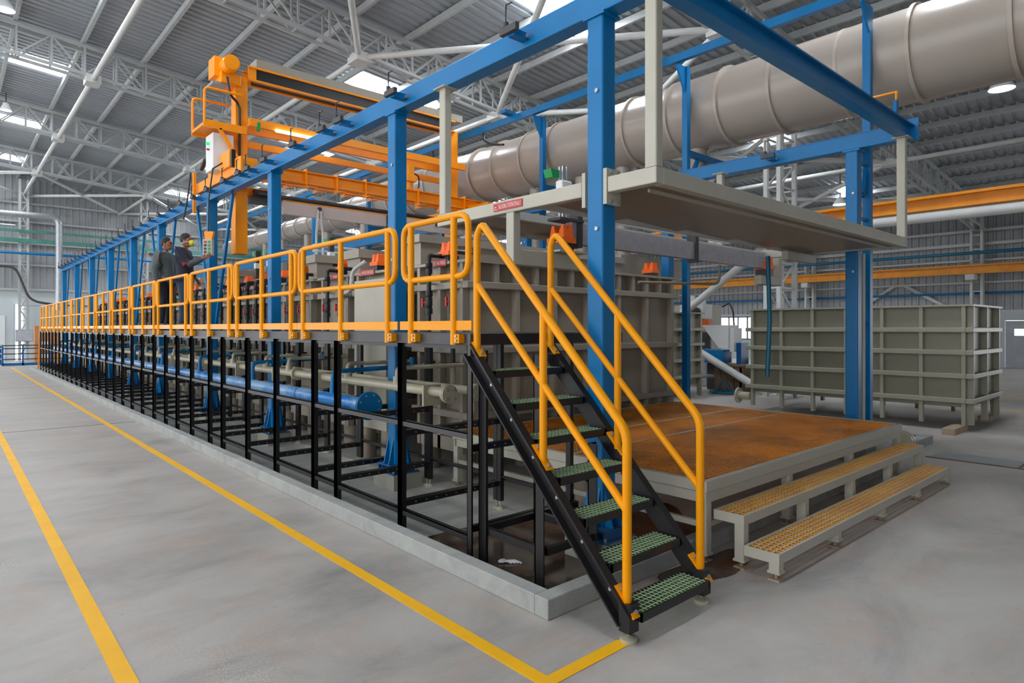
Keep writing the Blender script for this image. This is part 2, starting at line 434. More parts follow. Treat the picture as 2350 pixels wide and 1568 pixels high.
# lattice columns
def lattice(name, label, x, y, zt, mat='whitesteel', wx=.62, wy=.34):
    t = thing(name, label, 'column', (x, y, 0), 'lattice columns of the hall')
    for sx in (-1, 1):
        for sy in (-1, 1):
            MB().box(x + sx * wx / 2 - .06, y + sy * wy / 2 - .06, 0, x + sx * wx / 2 + .06, y + sy * wy / 2 + .06, zt).build('chord', mat, t)
    b = MB(); z = .3; k = 1
    while z < zt - .8:
        for sy in (-1, 1):
            b.bar((x - k * wx / 2, y + sy * wy / 2, z), (x + k * wx / 2, y + sy * wy / 2, z + .75), .05, .05)
            b.bar((x - wx / 2, y + sy * wy / 2, z), (x + wx / 2, y + sy * wy / 2, z), .05, .05)
        for sx in (-1, 1): b.bar((x + sx * wx / 2, y - wy / 2, z), (x + sx * wx / 2, y + wy / 2, z), .05, .05)
        z += .75; k = -k
    b.build('lacing', mat, t)
    MB().box(x - wx / 2 - .2, y - wy / 2 - .2, 0, x + wx / 2 + .2, y + wy / 2 + .2, .05).build('base_plate', mat, t)
lattice('lattice_column', 'white lattice column standing behind the long olive tank, under the near orange runway beam', 18.9, 8.9, ZR(18.9) - 1.2, wx=1.0, wy=.4)
lattice('lattice_column', 'white lattice column against the cladding wall, rising above the right end of the olive tank', 41.1, 8.65, 8.2, wx=.3, wy=.45)
lattice('lattice_column', 'pale lattice column of the wall on the right, further along behind the white lattice column', 41.1, 17.4, 8.2, wx=.3, wy=.45)
lattice('lattice_column', 'pale lattice column by the end wall, with a grey electrical box fixed on it', 3.75, 50.6, 11.5, 'truss', .4, .4)
lattice('lattice_column', 'pale hazy lattice column by the end wall, behind the far end of the blue girder', 10.5, 50.8, 11, 'truss', .4, .4)
# tubular braces
tag(MB().tube([(18.9, 13.1, 2.05), (18.9, 9.2, 4.75)], .12, 14).build('brace_tube', 'whitesteel'), 'white tubular brace rising to the lattice column, above the machines', 'brace')
tag(MB().tube([(18.9, 13.1, 2.05), (18.9, 9.3, .06)], .12, 14).build('brace_tube', 'whitesteel'), 'white tubular brace sloping down behind the left end of the olive tank', 'brace')
tag(MB().tube([(41.62, 12.3, 4.6), (41.62, 9.3, 2.7)], .11, 10).build('brace_tube', 'whitesteel'), 'white wall brace sloping down to the right above the olive tank', 'brace')
tag(MB().tube([(41.62, 12.7, 4.6), (41.62, 15.5, 2.7)], .11, 10).build('brace_tube', 'whitesteel'), 'white wall brace sloping down to the left, behind the blue ladder post', 'brace')
# orange crane runway beams
def runway(x, z0, z1, label, mat='runway'):
    t = thing('crane_runway_beam', label, 'crane beam', (x, 25, z0))
    MB().ibeam((x, 1, (z0 + z1) / 2), (x, 50, (z0 + z1) / 2), .34, z1 - z0, .03).build('beam', mat, t)
    b = MB()
    for y in (8.8, 17.4, 26, 34.7, 43.3): b.box(x - .12, y - .2, z0 - .3, x + .5, y + .2, z0 - .01)
    b.build('corbel', 'whitesteel', t)
    MB().box(x - .03, 1, z1, x + .03, 50, z1 + .06).build('rail', mat, t)
runway(18.2, 5.0, 5.32, 'near orange crane runway beam high behind the blue ladder post')
runway(40.3, 4.95, 5.38, 'far orange crane runway beam along the cladding wall above the olive tank')
tag(MB().tube([(17.9, 1, 4.8), (17.9, 50, 4.8)], .12, 12).build('service_pipe', 'whitesteel'), 'pale pipe running just below the near orange runway beam', 'pipe')
tag(MB().tube([(40.0, 1, 6.02), (40.0, 51, 6.02)], .085, 8).build('service_pipe', 'teal'), 'dark teal pipe along the wall above the far orange runway beam', 'pipe')
tag(MB().tube([(41.5, 1, 3.98), (41.5, 51, 3.98)], .06, 8).build('service_pipe', 'blue'), 'thin blue pipe along the wall just above the painted masonry', 'pipe')
for z, lab, r in ((7.6, 'lower of two pale green beams crossing the end wall', .12), (8.2, 'upper of two pale green beams crossing the end wall', .08)):
    tag(MB().bar((-13, 50.2, z), (41, 50.2, z), r, r * 2).build('runway_beam', 'seagreen'), lab, 'beam')
tag(MB().tube([(-13, 49.6, 6.75), (41, 49.6, 6.75)], .08, 8).build('service_pipe', 'blue'), 'blue pipe crossing the end wall below the pale green beams', 'pipe')
b = MB().tube(fillet([(-6, 48, 8.75), (5.3, 48, 8.95), (5.3, 48, 3.2)], .5, 6), .19, 12)
tag(b.build('vent_pipe', 'galv'), 'bright metal pipe bending down in front of the end wall', 'pipe')
b = MB().tube(fillet([(-6, 48.6, 8.2), (3.2, 48.6, 8.3)], .5, 6), .07, 8)
tag(b.build('service_pipe', 'galv'), 'thin metal pipe just below the bright bent pipe at the end wall', 'pipe')
t = thing('electrical_box', 'grey electrical box fixed low on the pale end column', 'electrical box', (3.75, 50.2, 1.3))
MB().box(3.3, 49.96, 1.25, 4.2, 50.3, 2.0).build('housing', 'galv', t, .02); MB().box(3.34, 49.94, 1.29, 4.16, 49.96, 1.96).build('door', 'doorgrey', t)
tag(MB().tube(fillet([(-3, 49.9, 5.9), (3.3, 49.9, 5.9), (3.6, 49.9, 5.0), (4.0, 49.9, 3.8), (5.6, 49.9, 3.55), (8.0, 49.9, 3.5)], .6, 5), .07, 8).build('cable_bundle', 'darkgrey'), 'dark sagging cable bundle in front of the end wall', 'cable')
tag(MB().bar((3.4, 49.7, 3.5), (8.2, 49.7, 3.5), .3, .05).build('cable_tray', 'galv'), 'pale cable tray under the cable bundle at the end wall', 'cable tray')
t = thing('guard_barrier', 'dark grey barrier on the floor by the end wall beyond the walkway', 'barrier', (3.2, 45, 0))
for x in (2.4, 3.3, 4.6, 5.6): MB().box(x - .04, 44.9, 0, x + .04, 45, 1.15).build('post', 'bluedark', t)
for y in (46.5,): MB().box(2.36, y - .05, 0, 2.44, y + .05, 1.15).build('post', 'bluedark', t)
for z in (.35, .65, .95, 1.12):
    MB().box(2.4, 44.93, z - .03, 5.6, 44.98, z + .03).build('rail', 'darkgrey', t); MB().box(2.37, 44.95, z - .03, 2.43, 46.5, z + .03).build('rail', 'darkgrey', t)
MB().box(2.4, 44.9, 0, 5.6, 45, .14).build('kick_plate', 'bluedark', t)
for k, (x, y, z, lab) in enumerate(((4.6, 47.3, .5, 'lowest cardboard box of the pile beside the pale end column'), (4.6, 47.3, 1.25, 'middle cardboard box of the pile beside the pale end column'), (4.6, 47.3, 2.0, 'topmost cardboard box of the pile beside the pale end column'))):
    t = thing('cardboard_box', lab, 'box', (x, y, z - .5), 'cardboard boxes at the end wall')
    MB().box(x - .6, y - .4, z - .5, x + .6, y + .4, z + .22).build('carton', 'cardboard', t); MB().box(x - .3, y - .42, z - .2, x + .1, y - .4, z + .05).build('label', 'white', t)
# high bay lamps
def lamp(x, y, z, label, r=.3):
    t = thing('high_bay_lamp', label, 'lamp', (x, y, z), 'high bay lamps')
    MB().lathe((x, y, z), [(r, 0), (r * .95, .06), (r * .55, .24), (.1, .3), (0, .37)], 24).build('lamp_shade', 'white', t)
    MB().lathe((x, y, z), [(0, .015), (r * .9, .015), (r * .9, .03), (0, .03)], 24).build('diffuser', 'lamp', t)
    MB().cyl((x, y, z + .36), (x, y, ZR(x) - .3), .02, 6).build('hanger', 'darkgrey', t)
lamp(21.1, 3.9, 8.5, 'high bay lamp hanging right under the big beige duct')
lamp(29.5, 11.2, 7.55, 'high bay lamp beside the near orange runway beam, left of the blue ladder post')
lamp(17.5, 14.2, 8.3, 'high bay lamp hanging under the duct behind the unloading station sign')
lamp(1.9, 33.5, 11.1, 'high bay lamp at the left edge between the hazy roof trusses', .2)
lamp(1.35, 24.2, 11.6, 'high bay lamp at the top left corner of the roof', .25)

# ------------------------------------------------------------------ floor markings and kerb
def pline(name, pts, label):
    return tag(MB().prism([(x, y, .001) for x, y in pts], (0, 0, .003)).build(name, 'line'), label, 'floor line')
pline('floor_line', [(2.605, 2.61), (2.705, 2.705), (2.705, 43), (2.605, 43)], 'long yellow floor line parallel to the kerb of the walkway')
pline('floor_line', [(2.605, 2.61), (3.4, 2.61), (3.375, 2.705), (2.705, 2.705)], 'short yellow floor line ending at the foot of the staircase')
pline('floor_line', [(.755, 1.5), (.86, 1.5), (.86, 43), (.755, 43)], 'yellow floor line at the left edge of the aisle')
pline('floor_line', [(24., -4), (24.12, -4), (24.12, 20), (24., 20)], 'nearer faint yellow line on the bright floor behind the olive tank')
pline('floor_line', [(20.2, -4), (20.3, -4), (20.3, 20), (20.2, 20)], 'yellow line on the floor just behind the back of the olive tank')
kb = MB()
for x0, y0, x1, y1 in ((3.22, 3.35, 3.36, 40.2), (3.22, 3.21, 10.7, 3.35), (12.55, 3.48, 13.4, 3.66), (13.22, 3.66, 13.4, 6.6)): kb.box(x0, y0, 0, x1, y1, .15)
struct(kb.build('trim_kerb', 'kerb', None, .008))
struct(MB().box(3.36, 4.6, 0, 12.76, 40, .004).build('floor_bund', 'bund'))
b = MB(); pl = []
for i in range(40):
    a = 2 * math.pi * i / 40; r = 1 + .1 * math.sin(3 * a + 1) + .06 * math.sin(7 * a)
    pl.append((max(3.37, 4.5 + 1.7 * r * math.cos(a)), max(3.36, min(5.3, 4.2 + 1.1 * r * math.sin(a))), .005))
tag(b.prism(pl, (0, 0, .003)).build('wet_stain', 'wet'), 'dark wet brown patch on the floor under the staircase', 'puddle')
b = MB(); pl = []
for i in range(40):
    a = 2 * math.pi * i / 40; r = 1 + .1 * math.sin(4 * a) + .07 * math.sin(9 * a + 2)
    pl.append((4.9 + .7 * r * math.cos(a), 2.98 + .2 * r * math.sin(a), .001))
tag(b.prism(pl, (0, 0, .003)).build('wet_stain', 'wet'), 'wet brown stain on the floor beside the grating platform leg', 'puddle')
t = thing('trench_cover', 'grey trench cover plates let into the floor in front of the olive tank', 'trench cover', (12.5, 2.3, 0))
MB().box(11.95, .6, 0, 12.62, 3.15, .006).build('plate', 'plate', t)
g = MB(); g.box(11.9, .6, .0, 11.95, 3.2, .009); g.box(11.95, 1.98, .0, 12.62, 2.02, .009)
g.build('gap', 'darkwood', t)
t = thing('crumpled_glove', 'white crumpled glove lying on the wet floor inside the kerb', 'glove', (3.72, 4.25, .01))
for k in range(4): MB().tube([(3.70 + .018 * k, 4.26, .018), (3.73 + .02 * k, 4.23 - .012 * k, .026), (3.75 + .022 * k, 4.19 - .02 * k, .014)], [.009, .011, .008], 8).build('finger', 'white', t)
MB().ball((3.71, 4.27, .022), (.045, .035, .016)).build('palm', 'white', t)
# ------------------------------------------------------------------ blue gantry
GB, GT = 4.95, 5.18
def column(x, y, label, base=True, w=.19):
    t = thing('gantry_column', label, 'column', (x, y, 0), 'blue gantry columns')
    if base:
        MB().box(x - .21, y - .26, 0, x + .21, y + .26, .2).build('pedestal', 'pedestal', t)
        b = MB(); b.box(x - .2, y - .22, .2, x + .2, y + .22, .215)
        for s in (-1, 1): b.box(x - .18, y + s * .13 - .05, .215, x + .18, y + s * .13 - .04, .29); b.box(x - .18, y + s * .13 + .04, .215, x + .18, y + s * .13 + .05, .29)
        b.box(x - .18, y - .2, .29, x + .18, y + .2, .31)
        b.build('base_plate', 'basepaint', t)
        for sx in (-1, 1):
            for o in (-.06, .06): MB().prism([(x + sx * w / 2, y + o - .008, .31), (x + sx * .17, y + o - .008, .31), (x + sx * w / 2, y + o - .008, .66)], (0, .016, 0)).build('gusset', 'blue', t)
        for sy in (-1, 1):
            for o in (-.06, .06): MB().prism([(x + o - .008, y + sy * w / 2, .31), (x + o - .008, y + sy * .19, .31), (x + o - .008, y + sy * w / 2, .66)], (.016, 0, 0)).build('gusset', 'blue', t)
        bo = MB()
        for sx in (-1, 1):
            for sy in (-1, 1): bo.cyl((x + sx * .17, y + sy * .19, .2), (x + sx * .17, y + sy * .19, .25), .014, 6)
        bo.build('anchor_bolts', 'galv', t)
    MB().rpost(x, y, .31 if base else .0, GB - .03, w, w, .022).build('post', 'blue', t)
    MB().box(x - w / 2 - .02, y - w / 2 - .03, GB - .03, x + w / 2 + .02, y + w / 2 + .03, GB).build('cap_plate', 'blue', t)
    return t
CX, CX2 = 4.495, 10.89
CY = [3.79, 7.31, 11.53, 15.15, 19.6, 23.1, 26.8, 30.7, 34.7, 38.7]
for i, y in enumerate(CY):
    if i == 0:
        c = column(CX, y, 'blue gantry column standing right behind the staircase, nearest to the camera')
        proto = c
        for zz in (4.25, 3.0):
            MB().cyl((CX - .11, y - .03, zz), (CX - .08, y - .03, zz), .02, 8).build('bolt', 'galv', c)
    else:
        c = dup(proto, (0, y - CY[0], 0), NTH[i] + ' blue gantry column along the walkway side, counting from the one behind the staircase')
for i, y in enumerate([3.93, 7.45, 11.6, 15.2]):
    dup(proto, (CX2 - CX, y - CY[0], 0), ['blue gantry column on the far right with the ladder post beside it, under the canopy end',
        'blue gantry column seen under the flight bar behind the rinse tank', 'blue gantry column behind the tank hoods on the far side, below the beige duct',
        'blue gantry column on the far side, further back behind the tank hoods'][i])
# V struts on the far columns
for i in range(3, 10):
    y = CY[i]
    for s in (-1, 1):
        t = tag(MB().bar((CX + .04, y + s * .16, 2.2), (CX + .04, y + s * 1.25, GB - .02), .05, .09).build('strut', 'blue'),
                'slanting blue strut on the %s side of the %s blue gantry column from the staircase' % ('near' if s < 0 else 'far', NTH[i]), 'strut', 'slanting struts of the blue gantry')
def girder(x, ya, yb, label, clamps, sx):
    t = thing('gantry_girder', label, 'girder', (x, (ya + yb) / 2, GB), 'blue gantry girders')
    MB().box(x - .095, ya, GB, x + .095, yb, GT).build('beam', 'blue', t, .012)
    MB().box(x - .03, ya, GT, x + .03, yb, GT + .03).build('rail', 'bluedark', t)
    for y in clamps:
        b = MB().box(x - sx * .095, y - .045, GB + .06, x - sx * .29, y + .045, GB + .13)
        p = b.build('bracket', 'blue', t)
        k = MB().box(x - sx * .29, y - .12, GB + .08, x - sx * .34, y + .12, GB + .15)
        k.cyl((x - sx * .315, y + .05, GB + .15), (x - sx * .315, y + .05, GB + .2), .03, 8)
        k.build('clamp', 'darkgrey', p)
        MB().tube([(x - sx * .315, y + .05, GB + .2), (x - sx * .315, y + .05, GB + .38), (x - sx * .315, y - .04, GB + .37)], .008, 6).build('hook', 'blackplastic', p)
        MB().cyl((x - sx * .095, y - .07, GB + .09), (x - sx * .14, y - .07, GB + .09), .022, 8).build('bolt', 'galv', p)
    return t
CL = [4.71, 6.96, 8.39, 8.94, 9.99, 11.24, 12.06, 12.54, 13.4]; y = 14.5
while y < 38.5: CL.append(y); y += 1.02
girder(CX, 3.28, 39, 'long blue girder over the walkway, running from the staircase to the far end', CL, 1)
girder(CX2, 3.28, 39, 'blue girder on the far side of the tanks, carried by the far right column', [5.2, 7.6, 9.1, 10.6, 12, 13.2], 1)
t = thing('cross_beam', 'blue beam across the front ends of the two gantry girders', 'beam', (7.7, 3.15, GB))
MB().ibeam((4.41, 3.16, GB + .115), (10.97, 3.16, GB + .115), .15, .23, .02).build('beam', 'blue', t)
for x in (4.4, 10.98): MB().box(x - .012, 3.04, GB - .0, x + .012, 3.28, GB + .34).build('end_plate', 'blue', t)
MB().prism([(10.8, 3.3, GT), (10.98, 3.3, GT), (10.93, 3.3, GT + .42), (10.86, 3.3, GT + .42)], (0, .05, 0)).build('stop_plate', 'blue', t)
MB().tube([(10.9, 3.32, GT + .42), (10.9, 3.32, GT + .55), (10.9, 4.1, GT + .55)], .018, 8).build('conductor_bar', 'orange', t)
# ladder post next to the far right column
t = thing('duct_support_frame', 'blue post with ladder rungs beside the far right column, reaching up to the duct', 'support post', (11.3, 3.9, 0))
MB().box(11.32, 3.83, .05, 11.44, 3.95, 7.4).build('post', 'blue', t)
MB().rpost(11.06, 3.84, .05, 3.3, .05, .05, .02).build('conduit', 'cream', t)
for z in (.95, 2.15, 3.85, 4.3, 4.75): MB().box(10.98, 3.87, z, 11.32, 3.91, z + .05).build('rung', 'blue', t)
MB().prism([(11.32, 3.83, 7.4), (10.95, 3.83, 7.4), (10.95, 3.83, 7.33), (11.32, 3.83, 6.95)], (0, .03, 0)).build('bracket', 'blue', t)
b = MB().box(11.44, 3.86, 1.45, 11.54, 3.92, 1.8); b.build('junction_box', 'darkgrey', t)
MB().bar((11.2, 3.9, 4.25), (11.45, 3.9, 5.0), .06, .08).build('knee_brace', 'blue', t)
for i, y in enumerate((7.28, 11.45, 15.4, 20.3, 24.8, 29.0)):
    t = thing('duct_support_frame', ['blue duct post standing in front of the big beige duct, right of the canopy corner', 'blue duct post seen left of the first column, above the green guide block',
        'third blue duct post back along the beige duct', 'fourth blue duct post back along the beige duct', 'fifth blue duct post back along the beige duct', 'sixth blue duct post back along the beige duct'][i], 'support post', (11.3, y, 0), 'blue posts along the duct')
    MB().box(11.24, y - .06, .05, 11.36, y + .06, 7.42).build('post', 'blue', t)
    MB().prism([(11.24, y - .02, 7.42), (10.97, y - .02, 7.42), (10.97, y - .02, 7.33), (11.24, y - .02, 6.9)], (0, .04, 0)).build('bracket', 'blue', t)
    MB().box(11.36, y - .05, 5.62, 12.9, y + .05, 5.74).build('saddle_beam', 'blue', t)
    MB().bar((11.3, y, 4.95), (11.75, y, 5.64), .07, .07).build('knee_brace', 'blue', t)
t = thing('conductor_rail', 'thin blue rail along the tops of the duct posts, above the beige duct', 'rail', (10.95, 20, 7.42))
MB().box(10.89, 3.7, 7.42, 11.0, 38, 7.58).build('beam', 'blue', t)
for y in (7.7, 12.2, 17.0, 21.5): MB().box(10.6, y - .1, 7.58, 10.98, y + .1, 7.66).build('bracket', 'blue', t)
for y in (13.4, 15.8, 18.4): MB().tube([(10.94, y, 7.4), (10.94, y - .05, 7.2), (10.9, y - .4, 7.0), (10.9, y - .9, 6.9)], .03, 6).build('cable_loop', 'blackplastic', t)

# ------------------------------------------------------------------ canopy (drip tray) of the unloading station
CZ0, CZ1 = 3.31, 3.45
t = thing('unloading_canopy', 'large cream tray canopy hung from the blue girders over the unloading station', 'canopy', (7.5, 4.6, CZ0))
XL, XR, YF, YB = 4.4, 10.72, 3.12, 6.26
MB().box(XL, YF, CZ0, XL + .1, 3.64, CZ1).build('side_beam', 'cream', t, .01); MB().box(XL, 3.95, CZ0, XL + .1, YB, CZ1).build('side_beam', 'cream', t, .01)
MB().box(XR - .1, YF, CZ0, XR, YB, CZ1).build('side_beam', 'cream', t, .01)
MB().box(XL + .1, YF, CZ0, XR - .1, YF + .1, CZ1).build('front_beam', 'cream', t, .01)
MB().box(XL + .1, YB - .1, CZ0, XR - .1, YB, CZ1).build('back_beam', 'cream', t, .01)
MB().bar((XL + .2, YF + .22, CZ0 - .005), (XR - .1, YF + .22, CZ0 - .005), .02, .03).build('edge_strip', 'cream', t)
xs = [XL + .1 + i * (XR - XL - .2) / 5 for i in range(6)]
for i in range(5):
    for (ya, yb) in ((YF + .1, 4.62), (5.3, YB - .1)):
        MB().prism([(xs[i] + .006, ya, CZ0 + .075), (xs[i + 1] - .006, ya, CZ0 + .02), (xs[i + 1] - .006, ya, CZ0 + .04), (xs[i] + .006, ya, CZ0 + .095)], (0, yb - ya, 0)).build('panel', 'canopypanel', t)
for y in (4.64, 5.28): MB().box(XL + .1, y - .03, CZ0 + .01, XR - .1, y + .03, CZ0 + .1).build('inner_beam', 'whitesteel', t)
for x, y in ((4.45, YF + .06), (4.45, YB - .1)):
    h = MB().rpost(x, y, CZ1, GB - .012, .1, .12, .015).build('hanger', 'cream', t)
    MB().box(x - .1, y - .11, GB - .012, x + .1, y + .11, GB).build('flange', 'cream', h)
for x, y in ((XR - .03, YF + .06), (XR - .03, YB - .1)):
    h = MB().rpost(x, y, CZ1, GB - .012, .1, .12, .015).build('hanger', 'cream', t)
    MB().box(x - .1, y - .11, GB - .012, x + .1, y + .11, GB).build('flange', 'cream', h)
for yy in (3.645, 3.9): MB().box(XL - .004, yy, CZ0 - .1, XL + .19, yy + .04, CZ1 + .08).build('column_bracket', 'cream', t)
for y, z in ((3.645, CZ0 - .07), (3.645, CZ1 + .05)):
    for x in (XL + .05, XL + .14): MB().cyl((x, y, z), (x, y - .02, z), .016, 8).build('bolt', 'galv', t)
# saddle arms hung under the canopy
def saddle(x, y, z, label, group, yaw=0):
    sc_ = Matrix.Translation((x, y, z)) @ Matrix.Diagonal((.62, .62, 1, 1)) @ Matrix.Translation((-x, -y, -z))
    s = thing('flight_bar_saddle', label, 'saddle', (x, y, z), group)
    MB().box(x - .15, y - .17, z, x + .15, y + .17, z + .1).xf(sc_).build('base', 'blackplastic', s)
    MB().box(x - .17, y - .2, z + .1, x + .17, y + .2, z + .16).xf(sc_).build('tray', 'saddle', s)
    for q in (-1, 1):
        b = MB(); b.prism([(x - .13, y + q * .17, z + .16), (x - .13, y + q * .02, z + .16), (x - .1, y + q * .09, z + .3), (x - .1, y + q * .15, z + .3)], (.1, 0, 0))
        b.prism([(x + .03, y + q * .17, z + .16), (x + .03, y + q * .02, z + .16), (x + .03, y + q * .09, z + .3), (x + .03, y + q * .15, z + .3)], (.1, 0, 0))
        b.prism([(x - .13, y + q * .18, z + .16), (x + .13, y + q * .18, z + .16), (x + .1, y + q * .16, z + .26), (x - .1, y + q * .16, z + .26)], (0, -q * .04, 0))
        b.xf(sc_).build('guide_horn', 'saddle', s)
    return s
ya = 4.95
t = thing('saddle_arm', 'cream arm hung under the left side of the canopy, carrying an orange saddle', 'arm', (4.46, ya, 2.76))
MB().box(4.4, ya - .06, 2.76, 4.5, ya + .06, CZ0).build('hanger', 'cream', t, .01)
MB().box(4.5, ya - .06, 2.76, 5.42, ya + .06, 2.93).build('arm', 'cream', t, .01)
MB().box(4.95, ya - .2, 2.93, 5.4, ya + .2, 2.95).build('seat_plate', 'cream', t)
SG = 'orange saddles on the tank rims'
saddle(5.18, ya, 2.95, 'orange saddle on the cream arm under the canopy, behind the second stair rail', SG)
t = thing('saddle_arm', 'cream arm under the right end of the canopy, holding the flight bar end', 'arm', (10.3, ya, 2.8))
MB().box(10.35, ya - .06, 2.8, 10.45, ya + .06, CZ0 - .04).build('hanger', 'cream', t, .01)
MB().box(9.72, ya - .06, 2.8, 10.35, ya + .06, 2.95).build('arm', 'cream', t, .01)
MB().box(9.7, ya - .5, 3.16, 10.7, ya - .4, 3.3).build('cross_arm', 'cream', t, .01)
saddle(9.95, ya, 2.95, 'orange saddle at the right end of the silver flight bar under the canopy', SG)
# flight bar at the unloading station
t = thing('flight_bar', 'brushed silver flight bar resting on orange saddles under the canopy', 'flight bar', (7.5, ya, 3.05))
MB().box(5.3, ya - .05, 3.06, 9.85, ya + .05, 3.3).build('beam', 'silver', t)
for x in (5.42, 7.85): MB().box(x - .04, ya - .07, 3.02, x + .04, ya + .07, 3.42).build('clamp_plate', 'darkgrey', t)
MB().box(5.06, ya - .1, 3.3, 5.45, ya + .1, 3.33).build('pick_plate', 'darkgrey', t)
g = MB()
for dx, dy in ((-.035, -.03), (-.035, .02), (.03, -.03), (.03, .02)): g.box(5.2 + dx, ya + dy - .01, 3.33, 5.225 + dx, ya + dy + .012, 3.92)
g.build('guide_rods', 'galv', t)
MB().box(5.13, ya - .06, 3.62, 5.3, ya + .05, 3.76).build('slide_block', 'white', t, .02)
gb = MB().prism([(5.06, ya + .02, 3.79), (5.16, ya + .02, 3.79), (5.19, ya + .02, 3.88), (5.03, ya + .02, 3.88)], (0, .12, 0)); gb.build('guide_block', 'green', t)
MB().box(5.3, ya + .3, 3.46, 9.4, ya + .36, 3.52).build('upper_bar', 'whitesteel', t)
for x in (8.6,): MB().tube(fillet([(x, ya + .02, 3.04), (x, ya + .02, 2.75), (x - 1.6, ya + .3, 2.72)], .15, 4), .02, 8).build('hanger_pipe', 'canopypanel', t)
sign_x('station_sign', 'red sign UNLOADING STATION on the cream canopy beam', XL - .002, 5.2, 4.75, CZ0 + .035, CZ0 + .115, 'UNLOADING STATION-STN.NO.17')
tag(MB().tube([(9.4, 4.62, 3.2), (9.42, 4.6, 2.2), (9.38, 4.62, 1.35)], .035, 8).build('hanging_strap', 'teal'), 'dark teal strap hanging down from the right end of the flight bar', 'strap')

# ------------------------------------------------------------------ walkway
DT = 2.05; XF, XB = 3.46, 4.87
YS, YE = 4.40, 38.3
t = thing('walkway_deck', 'long black raised walkway deck beside the tanks', 'walkway', (4.1, 20, 1.94))
pb = [YS, 6.9, 9.4, 11.9, 14.4, 16.9, 19.4, 21.9, 24.4, 26.9, 29.4, 31.9, 34.4, YE]
for a, c in zip(pb, pb[1:]):
    MB().box(XF, a + .004, DT - .1, XF + .06, c - .004, DT).build('edge_beam', 'darkgrey', t)
    MB().box(XB - .05, a, DT - .1, XB, c, DT).build('edge_beam', 'black', t)
    MB().box(XF + .06, a + .004, DT - .03, 4.37, c - .004, DT - .005).build('deck_plate', 'darkgrey', t); MB().box(4.62, a + .004, DT - .03, XB - .05, c - .004, DT - .005).build('deck_plate', 'darkgrey', t)
MB().box(XF, YS - .06, DT - .1, 5.5, YS, DT).build('end_beam', 'black', t)
MB().box(4.9, YS, DT - .03, 5.44, 6.4, DT - .005).build('deck_plate', 'darkgrey', t)
MB().box(5.44, YS, DT - .1, 5.5, 6.4, DT).build('edge_beam', 'black', t)
# support frames
def frame(ya, yb, label, full=True):
    t = thing('walkway_support', label, 'support frame', (4.15, (ya + yb) / 2, 0), 'black support frames under the walkway')
    w = .062; xf, xb = 3.50, 4.83
    for y, s in ((ya + .004, 1), (yb - .004, -1)):
        l = MB().ang((xf, y, .02), (xf, y, DT - .1), w, .008, 1, s, (0, 1, 0)).build('leg', 'black', t)
        l2 = MB().box(xb - .05, y if s > 0 else y - w, .1, xb, y + w if s > 0 else y, DT - .1).build('leg', 'black', t)
        if full:
            f = MB(); f.cyl((xb - .025, y + s * .03, .02), (xb - .025, y + s * .03, .1), .01, 6); f.lathe((xb - .025, y + s * .03, 0), [(0, 0), (.045, 0), (.045, .018), (.015, .03), (0, .03)], 12)
            f.build('levelling_foot', 'bone', l2)
        for z in ((.3, 1.02) if full else (.3,)):
            b = MB().bar((xf + .02, y + s * .02, z), (xb, y + s * .02, z), .008, .06); b.bar((xf + .02, y + s * .02, z + .03), (xb, y + s * .02, z + .03), .05, .006)
            c = b.build('cross_rail', 'black', t)
            if full:
                h = MB(); x = xf + .15
                while x < xb - .1: h.cyl((x, y + s * .02 - .006, z), (x, y + s * .02 + .006, z), .009, 6); x += .13
                h.build('bolts', 'galv', c)
    for z, m in ((.22, 'black'), (1.13, 'darkgrey')):
        MB().ang((xf + .01, ya + .03, z), (xf + .01, yb - .03, z), .055, .008, -1, 1).build('side_rail', m, t)
    MB().ang((xb - .02, ya, .36), (xb - .02, yb, .36), .05, .008, 1, 1).build('side_rail', 'black', t)
    MB().bar((xf + .02, ya, DT - .12), (xf + .02, yb, DT - .12), .05, .04).build('top_rail', 'black', t)
FY = [4.44, 5.60, 7.03, 7.66, 8.90, 10.03, 11.2, 11.9, 13.0, 14.0, 14.9, 15.9]
while FY[-1] < 37.4: FY.append(FY[-1] + 1.12)
for i in range(len(FY) - 1):
    frame(FY[i], FY[i + 1], '%s black support frame under the walkway, counting back from the staircase' % NTH[i], i < 14)
# guard rails
def rail_panel(ya, yb, label, posts):
    X = XF - .032; r = .03
    t = thing('guardrail_panel', label, 'guardrail', (X, (ya + yb) / 2, DT - .1), 'yellow guardrail panels along the walkway')
    zt, zm = 3.11, 2.565
    pts = [(X, (ya + yb) / 2, zt), (X, yb, zt), (X, yb, zm), (X, ya, zm), (X, ya, zt), (X, (ya + yb) / 2, zt)]
    MB().tube(fillet(pts, .13, 4), r, 10, False).build('rail_loop', 'yellow', t)
    for y in posts:
        p = MB().tube([(X - .012, y, DT - .1), (X - .012, y, zt - .02)], .032, 10).build('post', 'yellow', t)
        k = MB().box(X - .03, y - .1, DT - .085, X + .03, y - .02, DT - .005).build('foot_bracket', 'yellow', p)
        b = MB()
        for z in (.022, .062): b.cyl((X - .045, y - .065, DT - .085 + z), (X - .028, y - .065, DT - .085 + z), .012, 6)
        b.build('bolts', 'galv', p)
    MB().box(X - .012, ya - .055, DT + .03, X + .002, yb + .055, DT + .115).build('toe_board', 'yellow', t)
rail_panel(4.40, 5.45, 'short yellow guardrail panel at the top of the staircase', (4.60, 5.30))
PY = [5.61]
y = 5.61; i = 1
while y < 37:
    rail_panel(y, y + 2.33, '%s yellow guardrail panel of the walkway, counting back from the staircase' % NTH[i], (y + .13, y + 1.17, y + 2.2)); y += 2.45; i += 1
t = thing('end_ladder', 'thin orange ladder leaning at the far end of the walkway', 'ladder', (4.1, 38.9, 0))
for x in (3.5, 4.3): MB().bar((x, 39.4, 0), (x, 38.5, 2.3), .06, .06).build('stile', 'orange', t)

